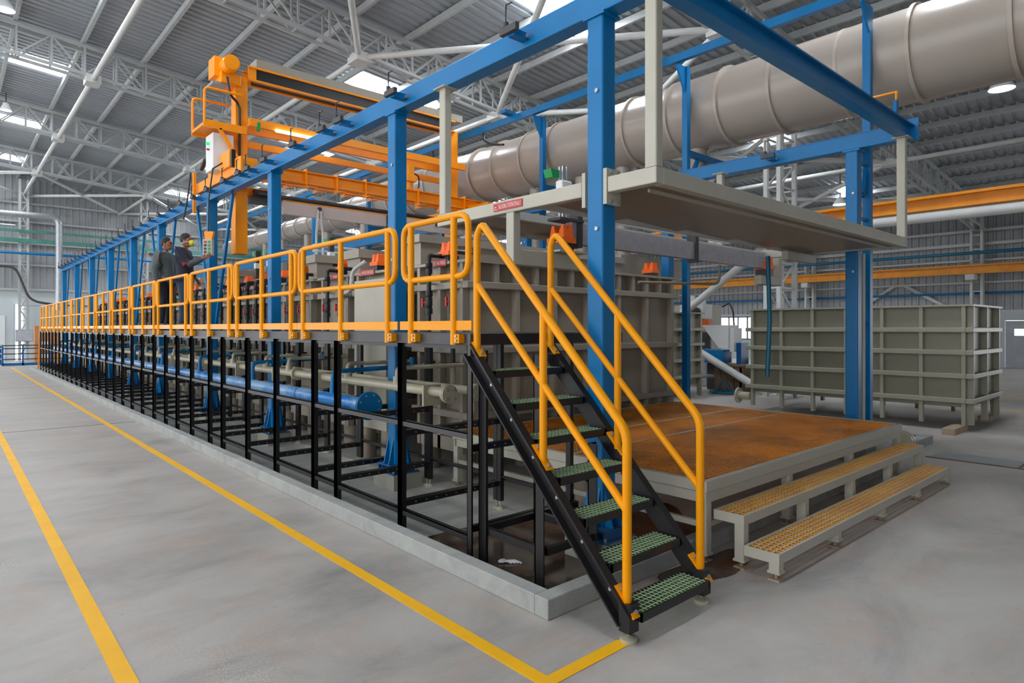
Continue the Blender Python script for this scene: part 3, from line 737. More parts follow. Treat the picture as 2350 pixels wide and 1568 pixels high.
# ------------------------------------------------------------------ staircase
t = thing('staircase', 'black steel staircase with green grating treads and yellow handrails', 'staircase', (3.87, 3.4, 0))
XS0, XS1 = 3.42, 4.32
p, q = V((0, 2.64, .145)), V((0, 4.34, 1.915))
for x, s in ((XS0, 1), (XS1, -1)):
    b = MB(); a, c = p + V((x, 0, 0)), q + V((x, 0, 0))
    b.bar(a, c, .012, .125); b.bar(a, c, .075, .014, (0, 0, 1), -s * .03, .062); b.bar(a, c, .075, .014, (0, 0, 1), -s * .03, -.062)
    st = b.build('stringer', 'black', t)
    for k in range(7):
        y = 2.79 + .253 * k; z = .28 + .263 * k
        MB().cyl((x - s * .006, y, z + .03), (x - s * .025, y, z + .03), .014, 6).build('bolt', 'galv', st)
    f = MB().box(x - .05, 2.6, .07, x + .05, 2.69, .26).build('foot_bracket', 'black', t)
    g = MB(); g.cyl((x, 2.645, .02), (x, 2.645, .2), .012, 8); g.lathe((x, 2.645, 0), [(0, 0), (.06, 0), (.06, .025), (.02, .04), (0, .04)], 14); g.build('levelling_foot', 'bone', f)
    MB().box(x - .05, 4.3, 1.86, x + .05, 4.34, 2.05).build('top_bracket', 'darkgrey', t)
# one tread, then copies
def tread(k):
    y0 = 2.56 + .252 * k; z = .2 + .256 * k; d = .25; x0, x1 = XS0 + .03, XS1 - .03
    b = MB(); b.box(x0, y0, z - .06, x1, y0 + .012, z); b.box(x0, y0 + d - .012, z - .06, x1, y0 + d, z)
    b.box(x0, y0, z - .06, x0 + .012, y0 + d, z); b.box(x1 - .012, y0, z - .06, x1, y0 + d, z)
    tr = b.build('tread', 'black', t)
    g = MB(); n = 20
    for i in range(1, n): x = x0 + (x1 - x0) * i / n; g.box(x - .004, y0 + .012, z - .035, x + .004, y0 + d - .012, z + .002)
    for i in range(1, 6): y = y0 + d * i / 6; g.box(x0 + .012, y - .004, z - .034, x1 - .012, y + .004, z + .001)
    g.build('grating', 'treadgrate', tr)
for k in range(7): tread(k)
for x, y, zt in ((3.58, 3.62, 1.1), (4.22, 3.62, 1.1), (3.6, 4.36, 1.9), (4.22, 4.3, 1.85)):
    MB().ang((x, y, .0), (x, y, zt), .1, .012, 1, 1, (0, 1, 0)).build('support_post', 'black', t)
for a, c in (((3.6, 3.62, .3), (4.22, 3.62, .3)), ((3.6, 4.36, .3), (3.6, 3.62, .3)), ((4.22, 4.36, .32), (4.22, 3.62, .32)), ((3.6, 4.4, .3), (4.83, 4.4, .3))):
    MB().bar(a, c, .05, .06).build('tie_rail', 'black', t)
for x, lab in ((XS0 - .0, 'outer handrail'), (XS1, 'inner handrail')):
    pts = [(x, 2.66, .24), (x, 2.66, 1.4), (x, 4.2, 2.99), (x, 4.27, 2.9), (x, 4.27, 1.92)]
    h = MB().tube(fillet(pts, .09, 4), .032, 12).build('handrail', 'yellow', t)
    MB().tube([(x, 2.66, .87), (x, 4.26, 2.47)], .028, 10).build('mid_rail', 'yellow', h)
    MB().tube([(x, 3.46, 1.06), (x, 3.46, 2.22)], .031, 10).build('post', 'yellow', h)
    for y, z in ((2.66, .22), (3.47, 1.08), (4.27, 1.92)):
        d = V((0, .7, .72)).normalized(); c0 = V((x, y, .262 + 1.043 * (y - 2.66)))
        MB().bar(c0 - d * .12, c0 + d * .12, .075, .014).build('foot_plate', 'yellow', h)
        g = MB()
        for s in (-.085, .085): e = c0 + d * s; g.cyl(e, e + V((0, -.72, .7)) * .03, .014, 6)
        g.build('bolts', 'galv', h)

# ------------------------------------------------------------------ grating platform and step benches
def grate(b, x0, y0, x1, y1, z, px, py, h=.03, t=.006):
    n = round((x1 - x0) / px); m = round((y1 - y0) / py)
    for i in range(n + 1): x = x0 + (x1 - x0) * i / n; b.box(x - t / 2, y0, z - h, x + t / 2, y1, z)
    for j in range(m + 1): y = y0 + (y1 - y0) * j / m; b.box(x0, y - t / 2, z - h, x1, y + t / 2, z)
    return b
def footed(t, x, y, z1, w=.09, foot=True):
    l = MB().rpost(x, y, .065, z1, w, w, .008).build('leg', 'cream', t)
    MB().box(x - w / 2 - .008, y - w / 2 - .008, .06, x + w / 2 + .008, y + w / 2 + .008, .08).build('leg_cap', 'cream', l)
    b = MB().cyl((x, y, .012), (x, y, .062), .012, 8); b.box(x - .05, y - .05, 0, x + .05, y + .05, .012); b.build('levelling_foot', 'blockwood', l)
PX0, PX1, PY0, PY1, PZ = 5.06, 10.25, 3.05, 6.85, .72
t = thing('grating_platform', 'low cream platform with orange stained grating top under the canopy', 'platform', (7.6, 5, 0))
for a in ((PX0, PY0, PX1, PY0 + .06), (PX0, PY1 - .06, PX1, PY1), (PX0, PY0 + .06, PX0 + .06, PY1 - .06), (PX1 - .06, PY0 + .06, PX1, PY1 - .06)):
    MB().box(a[0], a[1], PZ - .09, a[2], a[3], PZ + .005).build('rim', 'cream', t)
    MB().box(a[0] + .015, a[1] + .015, PZ - .19, a[2] - .015, a[3] - .015, PZ - .098).build('frame_beam', 'cream', t)
for i, (ya, yb) in enumerate(((PY0 + .06, 4.72), (4.76, 5.5), (5.54, PY1 - .06))):
    grate(MB(), PX0 + .06, ya, PX1 - .06, yb, PZ, .05, .05, .035, .009).build('grating', 'rustgrate', t)
for y in (4.74, 5.52): MB().box(PX0 + .06, y - .018, PZ - .08, PX1 - .06, y + .018, PZ + .002).build('joint_bar', 'cream', t)
for i in range(1, 4):
    x = PX0 + (PX1 - PX0) * i / 4; MB().box(x - .03, PY0 + .06, PZ - .16, x + .03, PY1 - .06, PZ - .04).build('joist', 'cream', t)
for x in (PX0 + .055, 6.75, 8.45, PX1 - .055):
    for y in (PY0 + .055, PY1 - .055): footed(t, x, y, PZ - .19)
MB().box(PX0 + .03, PY0 + .1, .3, PX0 + .08, PY1 - .1, .35).build('stretcher', 'cream', t)
MB().box(PX0 + .1, PY0 + .03, .3, 5.7, PY0 + .08, .35).build('stretcher', 'cream', t)
def bench(x0, x1, y0, y1, z, label, nx):
    t = thing('step_bench', label, 'step', ((x0 + x1) / 2, (y0 + y1) / 2, 0))
    for a in ((x0, y0, x1, y0 + .02), (x0, y1 - .02, x1, y1), (x0, y0 + .02, x0 + .02, y1 - .02), (x1 - .02, y0 + .02, x1, y1 - .02)):
        MB().box(a[0], a[1], z - .085, a[2], a[3], z).build('frame_beam', 'cream', t)
    xm = x0 + .62
    for a, c in ((x0 + .02, xm), (xm + .006, x1 - .02)):
        grate(MB(), a, y0 + .02, c, y1 - .02, z - .004, .065, .06, .03, .011).build('grating', 'stepgrate', t)
    for i in range(nx + 1): footed(t, x0 + .05 + (x1 - x0 - .1) * i / nx, y0 + .05, z - .085)
    for x in (x0 + .05, x1 - .05) if z > .3 else (): pass
    return t
bench(5.16, 10.15, 2.75, 3.04, .47, 'upper long step bench with tan grating against the platform', 4)
bench(5.12, 10.06, 2.42, 2.73, .23, 'lowest long step bench with tan grating, nearest the open floor', 4)
# ------------------------------------------------------------------ process tanks
BELT = (.88, 1.79, 2.70)
def tank(x0, x1, y0, y1, z0, z1, label, near=False, mat='pvc', rib='pvcrib', belts=BELT, feet=True, cat='tank', nx=6, group='process tanks in a row'):
    t = thing('process_tank', label, cat, ((x0 + x1) / 2, (y0 + y1) / 2, 0), group)
    MB().box(x0, y0, z0, x1, y1, z1 - .02).build('tank_body', mat, t, .02 if near else 0)
    p = .13
    MB().box(x0 - p, y0 - p, z1 - .04, x1 + p, y1 + p, z1).build('rim', rib, t)
    for z in belts:
        b = MB()
        for a in ((x0 - p, y0 - p, x1 + p, y0), (x0 - p, y1, x1 + p, y1 + p), (x0 - p, y0, x0, y1), (x1, y0, x1 + p, y1)): b.box(a[0], a[1], z - .05, a[2], a[3], z + .05)
        b.build('belt', rib, t, .012 if near else 0)
    ft = .36 if feet else z0 - .35
    n = max(1, round((y1 - y0) / .75))
    for i in range(n + 1):
        y = y0 + .04 + (y1 - y0 - .08) * i / n
        MB().box(x0 - p + .02, y - .035, ft, x0, y + .035, z1 - .04).build('rib', rib, t)
        if near: MB().box(x1, y - .035, ft, x1 + p - .02, y + .035, z1 - .04).build('rib', rib, t)
    if near:
        for i in range(nx + 1):
            x = x0 + .04 + (x1 - x0 - .08) * i / nx
            MB().box(x - .035, y0 - p + .02, ft, x + .035, y0, z1 - .04).build('rib', rib, t)
            if i < nx and belts is BELT:
                xx = x + (x1 - x0 - .08) / nx / 2
                MB().box(xx - .03, y0 - p + .02, 2.75, xx + .03, y0, z1 - .04).build('rib', rib, t)
                MB().box(xx - .03, y0 - p + .02, ft, xx + .03, y0, .83).build('rib', rib, t)
    if feet:
        MB().box(x0 - p + .02, y0 + .1, ft - .0, x0 + .1, y1 - .1, z0).build('skirt', rib, t)
        for i in range(2):
            y = y0 + .15 + (y1 - y0 - .3) * i
            for x in ((x0 + .05, x0 + 1.2, x0 + 2.6) if near else (x0 + .05,)):
                MB().cyl((x, y, 0), (x, y, ft), .15, 16).build('support_drum', 'pvc', t)
    return t
TX0, TX1 = 5.45, 10.25
TY = [(6.98, 8.12), (8.95, 10.02), (10.32, 11.4), (11.85, 12.82), (13.15, 14.0), (14.32, 15.02), (15.35, 16.12), (16.5, 17.6)]
y = 17.9
while y < 36.5: TY.append((y, y + 1.12)); y += 1.45
for i, (a, c) in enumerate(TY):
    tank(TX0, TX1, a, c, .55, 3.05, ('nearest grey ribbed process tank, its long side facing the grating platform' if i == 0 else '%s grey process tank in the row beside the walkway, counting from the staircase' % NTH[i]), i == 0)
    yc = (7.53, 9.55, 10.82, 12.45, 13.6, 14.75, 15.73, 17.09)[i] if i < 8 else (a + c) / 2
    if i < 20: saddle(TX0 + .06, yc, 3.055, 'orange saddle on the walkway end of the %s tank from the staircase' % NTH[i], SG)
    if i == 0: saddle(TX1 - .1, yc - .2, 3.055, 'orange saddle on the far right end of the nearest tank', SG)
    if i < 8:
        sign_x('tank_sign', 'red tank sign on the rim of the %s tank from the staircase' % NTH[i], TX0 - .14, yc + .3, yc - .2, 2.985, 3.08,
               'WATER RINSE TANK-STN.NO.%d' % (16 - i), 'sign', 'red tank signs')
# hoods on the tank edges
HY = [(8.14, 8.62), (10.03, 10.5), (11.76, 12.14), (14.12, 14.24), (17.66, 17.88)]
for i, (a, c) in enumerate(HY[:3] + [(16.27, 16.5), (19.2, 19.5), (22.1, 22.4)]):
    t = thing('fume_hood', ['long grey exhaust hood along the back edge of the nearest tank', 'grey lidded exhaust hood behind the white cabinet', 'grey lidded exhaust hood left of the white cabinet, over the third tank',
              'grey exhaust hood behind the seventh tank', 'grey exhaust hood far back along the tanks, behind the two men', 'last grey exhaust hood in view along the tanks'][i], 'exhaust hood', (7.8, (a + c) / 2, 3.06), 'exhaust hoods on the tanks')
    zt = 3.47 if i != 1 else 3.42
    MB().box(5.42, a, 3.07, 10.3, c, zt).build('hood_box', 'pvc', t)
    MB().box(5.36, a - .05, zt - .09 if i else zt - .06, 10.34, c + .05, zt + .06).build('hood_lid', 'pvcrib', t)
    if i:
        b = MB()
        for x in (5.75, 6.5, 7.3): b.box(x, a - .005, zt - .14, x + .25, a, zt - .1); b.box(x, a - .005, 3.12, x + .25, a, 3.17)
        b.build('vent_slots', 'black', t)
    MB().box(10.3, a + .02, 3.2, 12.5, c - .02, 3.6).build('duct_box', 'pvc', t)
t = thing('control_cabinet', 'plain cream cabinet standing between the walkway column and the second tank', 'cabinet', (5.15, 9.0, .5))
MB().box(4.98, 8.42, .78, 5.3, 9.42, 2.86).build('housing', 'cream', t, .01)
MB().box(5.0, 8.44, .52, 5.3, 9.4, .77).build('plinth', 'cream', t, .01)
for y in (8.6, 9.25): MB().cyl((5.15, y, 0), (5.15, y, .52), .13, 14).build('support_drum', 'pvc', t)
tag(MB().tube(fillet([(5.2, 9.45, 3.2), (5.05, 9.62, 3.05), (5.02, 9.6, 2.75), (5.05, 9.75, 2.7), (5.05, 10.1, 2.68), (5.34, 10.24, 2.66)], .1, 4), .035, 8).build('flexible_hose', 'greyhose'), 'grey flexible hose curling over the top of the cream cabinet', 'hose')
# valve pipes in front of the tanks
def valve_pipe(y, label):
    x = 5.2
    t = thing('valve_pipe', label, 'pipe', (x, y, 1.5), 'black valve pipes in front of the tanks')
    MB().tube(fillet([(x, y, 1.62), (x, y, 3.15), (x + .32, y, 3.15)], .06, 4), .034, 10).build('pipe', 'blackplastic', t)
    b = MB().lathe((x, y, 0), [(.036, 2.3), (.055, 2.3), (.055, 2.38), (.044, 2.39), (.052, 2.42), (.052, 2.52), (.044, 2.55), (.055, 2.56), (.055, 2.64), (.036, 2.64)], 12)
    MB().lathe((x, y, 0), [(.036, 2.88), (.05, 2.88), (.05, 2.95), (.04, 2.96), (.05, 2.98), (.05, 3.04), (.036, 3.04)], 12).build('union', 'blackplastic', t)
    v = b.build('valve_body', 'blackplastic', t)
    h = MB().cyl((x, y, 2.465), (x - .02, y + .11, 2.465), .014, 8); h.box(x - .04, y + .1, 2.40, x - .015, y + .135, 2.53); h.build('valve_handle', 'red', v)
    MB().lathe((x, y, 1.6), [(0, 0), (.095, 0), (.095, .03), (0, .03)], 16).build('flange', 'blackplastic', t)
    MB().lathe((x, y, 1.565), [(0, 0), (.095, 0), (.095, .03), (0, .03)], 16).build('lower_flange', 'bone', t)
    MB().tube([(x, y, 1.57), (x, y, 1.3)], .04, 10).build('drop_pipe', 'bone', t)
    MB().box(x, y - .012, 2.72, TX0 - .1, y + .012, 2.75).build('clip', 'bone', t)
VP = [(7.02, 7.6), (10.34, 10.85), (12.6, 11.95), (13.3, 13.95), (14.4, 14.95), (15.45, 16.05)]
for i, q in enumerate(VP):
    for k, yy in enumerate(sorted(q)):
        valve_pipe(yy, '%s black valve pipe with red handle, nearer one in front of the %s tank' % ('thin', NTH[(0, 2, 3, 4, 5, 6)[i]]) if k == 0 else 'thin black valve pipe with red handle, further one in front of the %s tank' % NTH[(0, 2, 3, 4, 5, 6)[i]])
yy = 16.8; k = 0
while yy < 34:
    valve_pipe(yy, '%s black valve pipe beyond the seventh tank along the walkway' % NTH[k]); yy += .72; k += 1
# header pipes
def flange(c, r, th=.03, ax=1, n=24): return MB().lathe(c, [(0, 0), (r, 0), (r, th), (0, th)], n, ax)
t = thing('header_pipe', 'large blue header pipe with a round blank end under the walkway', 'pipe', (3.98, 22, 1.12))
MB().tube([(3.98, 7.17, 1.12), (3.98, 37.5, 1.12)], .09, 18, False).build('pipe', 'bluepipe', t)
f = flange((3.98, 7.12, 1.12), .178, .025, n=32); f.lathe((3.98, 7.15, 1.12), [(.09, 0), (.178, 0), (.178, .02), (.09, .02)], 32, 1)
f = f.build('end_flange', 'blue', t)
b = MB()
for k in range(8): a = .39 + math.pi * k / 4; b.cyl((3.98 + .14 * math.cos(a), 7.105, 1.12 + .14 * math.sin(a)), (3.98 + .14 * math.cos(a), 7.12, 1.12 + .14 * math.sin(a)), .012, 6)
b.build('bolts', 'galv', f)
y = 9.2
while y < 37: MB().lathe((3.98, y, 1.12), [(.09, 0), (.096, .0), (.096, .02), (.09, .02)], 18, 1).build('weld_band', 'blue', t); y += 3.1
y = 8.13
while y < 36:
    MB().tube(fillet([(3.98, y, 1.19), (3.98, y, 1.5), (5.32, y, 1.53)], .09, 5), .034, 10).build('branch', 'blue', t)
    MB().cyl((3.98, y, 1.17), (3.98, y, 1.3), .045, 10).build('branch_socket', 'blue', t)
    MB().cyl((5.26, y, 1.53), (5.26, y, 1.66), .04, 10).build('branch_tee', 'blue', t); y += 3.05
t = thing('header_pipe', 'front cream plastic header pipe with a bolted blank flange under the walkway', 'pipe', (4.22, 22, 1.37))
MB().tube([(4.22, 5.8, 1.37), (4.22, 37.5, 1.37)], .06, 16, False).build('pipe', 'bone', t)
def blank(x, y, z, r, t):
    f = flange((x, y - .03, z), r, .024); f.lathe((x, y, z), [(.05, 0), (r, 0), (r, .03), (.05, .03)], 24, 1)
    f = f.build('end_flange', 'bone', t); b = MB()
    for k in range(4): a = math.pi / 4 + math.pi * k / 2; b.cyl((x + r * .68 * math.cos(a), y - .05, z + r * .68 * math.sin(a)), (x + r * .68 * math.cos(a), y - .03, z + r * .68 * math.sin(a)), .018, 6)
    b.build('bolts', 'pvc', f)
blank(4.22, 5.78, 1.36, .105, t)
for y in (10.2 * 1.0 - .35, 20.5, 30): flange((4.22, y, 1.37), .105, .06).build('joint_flange', 'bone', t)
for y in (6.1, 8.9, 10.6, 12.4, 14.6, 17): MB().box(4.1, y, 1.2, 4.34, y + .03, 1.44).build('pipe_support', 'bone', t)
for y in [q for q in [6.86, 8.16, 10.2, 11.2, 12.9] + [14.3 + 1.45 * i for i in range(15)] if min(abs(q - c) for c in CY) > .2]:
    MB().tube(fillet([(4.22, y, 1.4), (4.22, y, 1.6), (5.25, y, 1.6)], .06, 4), .03, 10).build('branch', 'bone', t)
    MB().cyl((4.22, y, 1.34), (4.22, y, 1.5), .055, 12).build('branch_tee', 'bone', t)
t = thing('header_pipe', 'rear cream plastic header pipe with a bolted blank flange, behind the front one', 'pipe', (4.68, 22, 1.35))
MB().tube([(4.7, 5.9, 1.35), (4.7, 37.5, 1.35)], .052, 14, False).build('pipe', 'bone', t)
blank(4.7, 5.88, 1.34, .1, t)

# ------------------------------------------------------------------ big duct
DX, DZ = 12.2, 6.7
t = thing('exhaust_duct', 'huge beige round exhaust duct running over the far side of the tanks', 'duct', (DX, 18, 6))
prof = [(.77, -5), (.77, 20.4), (.55, 20.8), (.55, 26.0), (.44, 26.3), (.44, 29.6), (.36, 29.9), (.36, 38)]
MB().lathe((DX, 0, DZ), prof, 56, 1).build('duct_shell', 'duct', t)
for y in [-1.4, -.2, .9, 2.02, 3.33, 4.44, 5.63, 6.71, 7.89, 9.05, 9.83, 11.46, 12.5, 13.67, 14.7, 15.9, 17.04, 18.2, 19.4]:
    thin = y in (4.44, 9.83)
    q = .008 if thin else .045
    MB().lathe((DX, y, DZ), [(.76, -.03), (.77 + q, -.03), (.77 + q, .03), (.76, .03)], 56, 1).build('collar', 'ductring', t)
for y, r in ((21.0, .55), (22.6, .55), (24.2, .55), (25.7, .55), (26.6, .44), (27.9, .44), (29.2, .44), (31, .36), (33, .36)):
    MB().lathe((DX, y, DZ), [(r - .02, -.05), (r + .035, -.05), (r + .035, .05), (r - .02, .05)], 40, 1).build('collar', 'ductring', t)
for y, r in ((7.56, .21), (9.6, .19), (10.9, .2), (12.6, .2), (16.4, .19), (19.35, .19), (22.2, .19), (25.4, .17), (27.4, .17), (30.2, .16), (32.4, .16)):
    MB().tube([(DX, y, DZ - .3), (DX, y, 3.55)], r, 18).build('drop_pipe', 'duct', t)

# ------------------------------------------------------------------ transporter crane
YC = 14.4
t = thing('transporter_crane', 'orange travelling crane straddling the tanks on the blue girders', 'crane', (7.8, YC, 5.2))
ML, MR = 4.84, 10.6
for x in (ML, MR):
    z0 = 3.72 if x == ML else 4.2
    MB().box(x - .13, YC - .14, z0, x + .13, YC + .14, 7.6).build('mast', 'orange', t, .01)
MB().box(ML + .13, YC - .06, 5.9, ML + .15, YC + .06, 7.6).build('mast_shade', 'purple', t); MB().box(MR - .16, YC - .06, 5.5, MR - .13, YC + .06, 7.5).build('mast_shade', 'purple', t)  # purple strips painting the shade on the mast sides
for s in (-.17, .17):
    b = MB()
    if s > 0: b.box(ML + .13, YC + s - .012, 7.58, MR, YC + s + .012, 7.84)
    b.box(ML + .13, YC + s - .02, 7.56, ML + .3, YC + s + .02, 7.84); b.box(ML + .13, YC + s - .04, 7.82, MR, YC + s + .04, 7.86); b.box(ML + .13, YC + s - .04, 7.54, MR, YC + s + .04, 7.58)
    b.build('top_beam', 'orange', t)
MB().box(ML + .3, YC - .165, 7.57, MR - .1, YC + .155, 7.83).build('shaft_housing', 'black', t)
MB().box(ML + .3, YC - .2, 7.86, MR + .25, YC + .2, 8.05).build('top_cover', 'pvcrib', t)
MB().box(ML - .45, YC - .2, 7.35, ML - .02, YC + .3, 7.6).build('gearbox', 'orange', t, .02)
m = MB().cyl((ML - .3, YC - .45, 7.72), (ML - .3, YC + .25, 7.72), .17, 20); m.box(ML - .55, YC - .1, 7.5, ML - .1, YC + .3, 7.92)
m = m.build('hoist_motor', 'orange', t)
f = MB()
f.cyl((ML - .3, YC - .47, 7.72), (ML - .3, YC - .45, 7.72), .15, 20); f.build('fan_cover', 'orange', m)
MB().box(ML - .6, YC - .15, 7.3, ML - .3, YC + .3, 7.36).build('motor_plate', 'galv', t)
for dy in (-.3, .3):
    MB().box(ML + .1, YC + dy - .05, 6.5, MR + .25, YC + dy + .05, 6.67).build('tie_beam', 'orange', t)
MB().box(ML + .1, YC - .1, 6.08, MR + .1, YC, 6.22).build('tie_beam', 'orange', t)
MB().tube([(5.5, YC - .37, 6.5), (6.9, YC - .37, 6.5)], .035, 8).build('tube_lamp', 'tube', t)
MB().box(5.1, YC - .38, 6.42, 5.16, YC - .3, 6.6).build('limit_switch', 'green', t)
# bottom cross girders of the crane
for dy, z0, z1 in ((-.55, 5.36, 5.64), (.6, 5.54, 5.64)):
    g = MB().ibeam((ML - .1, YC + dy, (z0 + z1) / 2), (11.5, YC + dy, (z0 + z1) / 2), .16, z1 - z0, .02).build('cross_girder', 'orange', t)
    for k in range(7): x = 6.1 + .75 * k; b = MB().box(x - .01, YC + dy - .1, z0 - .1, x + .01, YC + dy + .08, z1 + .06); b.box(x - .01, YC + dy - .24, z0 - .1, x + .14, YC + dy - .095, z0 - .08); b.build('stiffener', 'orange', g)
MB().box(ML + .12, YC - .1, 5.04, 5.7, YC + .1, 5.2).build('lift_beam', 'orange', t); MB().box(5.7, YC - .3, 4.965, MR, YC + .1, 4.99).build('lift_beam', 'orange', t)
MB().box(ML + .3, YC - .3, 5.04, MR - .1, YC + .1, 5.09).build('lift_rail', 'darkgrey', t)
MB().box(5.1, YC - .2, 4.9, 5.5, YC + .2, 5.16).build('lift_hook', 'darkgrey', t)
# end carriage on the girder
b = MB(); b.box(4.36, 12.9, GT + .03, 4.62, 15.9, GT + .26); b.box(4.34, 12.85, GT + .0, 4.4, 13.3, GT + .32)
b.build('end_carriage', 'orange', t, .015)
b = MB(); b.box(4.42, 13.6, GT + .26, 4.95, 15.2, GT + .5); b.box(4.3, 13.4, GT + .2, 4.42, 14.0, GT + .55)
b.build('drive_housing', 'orange', t, .02)
MB().box(10.7, 12.9, GT + .03, 11.0, 15.9, GT + .26).build('end_carriage', 'orange', t)
MB().box(4.28, 13.18, GT + .15, 4.36, 13.26, GT + .5).build('sensor_box', 'black', t)
for x in (4.3,): MB().box(x - .03, 15.75, 4.75, x + .03, 15.83, GT + .5).build('bumper_post', 'orange', t)
MB().tube(fillet([(4.25, 15.9, 5.7), (4.2, 15.95, 5.1), (4.1, 15.9, 4.6)], .1, 3), .02, 6).build('festoon_cable', 'blackplastic', t)
MB().tube(fillet([(4.4, 15.6, 5.75), (4.35, 15.0, 5.95), (4.4, 14.6, 5.7)], .2, 4), .05, 8).build('cable_hose', 'blackplastic', t)
MB().tube(fillet([(ML - .35, YC - .3, 7.45), (ML - .3, YC - .35, 7.05), (ML - .12, YC - .2, 7.0), (ML - .05, YC - .17, 6.9), (ML - .05, YC - .17, 5.7)], .1, 4), .028, 8).build('motor_cable', 'blackplastic', t)
# maintenance platform on the mast
p = MB().box(3.98, YC - .42, 6.3, ML - .13, YC + .42, 6.36); p.box(3.98, YC - .44, 6.26, ML, YC - .4, 6.42); p.box(3.98, YC + .4, 6.26, ML, YC + .44, 6.42)
p = p.build('maintenance_platform', 'orange', t)
for dy in (-.42, .42):
    MB().tube(fillet([(4.0, YC + dy, 6.36), (4.0, YC + dy, 7.08), (ML - .1, YC + dy, 7.08)], .1, 4), .028, 8).build('platform_rail', 'orange', p)
for dy in (-.41, .3): MB().bar((4.3, YC + dy, 6.28), (ML - .1, YC + dy, 5.6), .06, .06).build('platform_brace', 'orange', p)
c = MB().box(4.18, YC - .36, 5.42, 4.6, YC + .12, 6.2).build('control_box', 'white', t, .015)
b = MB().cyl((4.18, YC - .12, 6.0), (4.12, YC - .12, 6.0), .035, 8); b.build('indicator', 'glassgreen', c)
MB().cyl((4.18, YC - .12, 5.88), (4.13, YC - .12, 5.88), .022, 8).build('switch', 'red', c)
gm = MB().cyl((8.9, YC - .5, 5.66), (8.9, YC - .5, 5.9), .1, 14); gm.cyl((8.9, YC - .5, 5.92), (8.9, YC - .5, 6.28), .13, 16); gm.box(8.75, YC - .65, 5.85, 9.05, YC - .35, 6.0)
gm.build('drive_motor', 'orange', t)
MB().tube(fillet([(9.05, YC - .5, 6.1), (9.2, YC - .5, 6.05), (9.2, YC - .5, 5.75), (9.1, YC - .5, 5.65)], .08, 4), .02, 6).build('motor_cable', 'blackplastic', t)
# flight bar carried by the crane, with hose racks
t = thing('flight_bar', 'pale flight bar hanging under the orange crane', 'flight bar', (8, YC - .25, 4.65))
MB().box(5.7, YC - .3, 4.68, 10.7, YC - .2, 4.96).build('beam', 'palebar', t)
for x in (8.4,): MB().box(x - .05, YC - .33, 4.6, x + .05, YC - .17, 4.962).build('clamp_plate', 'darkgrey', t)
for x in (6.55, 9.9): MB().cyl((x, YC - .36, 4.88), (x, YC - .28, 4.88), .05, 8).build('hook_knob', 'darkgrey', t)
t = thing('hose_rack', 'rack of white hoses hanging under the pale flight bar of the crane', 'hose rack', (7.5, YC - .25, 3.4))
for dx in (-.08, .08): MB().tube([(6.55 + dx * .3, YC - .33, 4.88), (6.55 + dx, YC - .33, 4.3), (6.55 + dx, YC - .33, 3.35)], .03, 8).build('drop_hose', 'rope', t)
for i in range(6):
    z = 4.02 - .12 * i
    MB().tube([(6.5, YC - .3, z), (9.9, YC - .28, z)], .03, 8).build('cross_tube', 'rope', t)
    MB().ball((6.47, YC - .3, z), (.09, .06, .05), 10, 6).build('knot', 'rope', t)
for y, x in ((9.75, 6.0), (12.35, 6.0), (14.9, 5.7), (15.7, 5.7), (19.5, 5.8), (22, 5.8), (25, 5.8)):
    lab = {9.75: 'flight bar post with green guide block above the second tank, beside the cream cabinet', 12.35: 'flight bar post with green guide block above the white hoses', 14.9: 'flight bar post with green guide block just right of the orange mast foot',
           15.7: 'flight bar post with green guide block just left of the orange mast foot', 19.5: 'flight bar post with green guide block behind the two men', 22: 'flight bar post with green guide block further back than the two men', 25: 'furthest flight bar post with green guide block'}[y]
    t = thing('flight_bar', lab, 'flight bar', (x, y, 3.2), 'flight bars parked over the tanks')
    b = MB().box(x - .05, y - .05, 3.3, x + .05, y + .05, 3.98); b.build('guide_post', 'darkgrey', t)
    MB().box(x - .06, y - .06, 3.55, x + .06, y + .06, 3.68).build('slide_block', 'white', t)
    MB().prism([(x - .03, y + .06, 3.86), (x - .03, y + .26, 3.86), (x - .03, y + .29, 3.98), (x - .03, y + .03, 3.98)], (.15, 0, 0)).build('guide_block', 'green', t)
    MB().box(x - .1, y - .05, 3.056, 9.9, y + .05, 3.3).build('beam', 'silver', t)
# pendant
t = thing('pendant_control', 'cream pendant control box with coloured buttons held by the man in the mask', 'pendant control', (4.08, 14.0, 3.6))
PM = Matrix.Translation((4.08, 14.0, 3.6)) @ Matrix.Rotation(math.radians(-42), 4, 'Z')
MB().box(-.1, -.05, 0, .1, .05, .34).xf(PM).build('housing', 'cream', t, .01)
MB().prism([(-.05, -.04, .34), (.09, -.04, .34), (.12, -.04, .5), (-.07, -.04, .5)], (0, .08, 0)).xf(PM).build('cable_gland', 'orange', t)
for k in range(8):
    MB().cyl((-.04 + .08 * (k % 2), -.05, .28 - .07 * (k // 2)), (-.04 + .08 * (k % 2), -.065, .28 - .07 * (k // 2)), .026, 8).xf(PM).build('button', 'red' if k == 0 else ('green' if k % 2 else 'black'), t)
MB().tube([(4.08, 14.0, 4.08), (4.09, 14.0, 4.8), (4.14, 13.9, 5.4), (4.33, 13.8, 5.55)], .015, 6).build('cable', 'blackplastic', t)
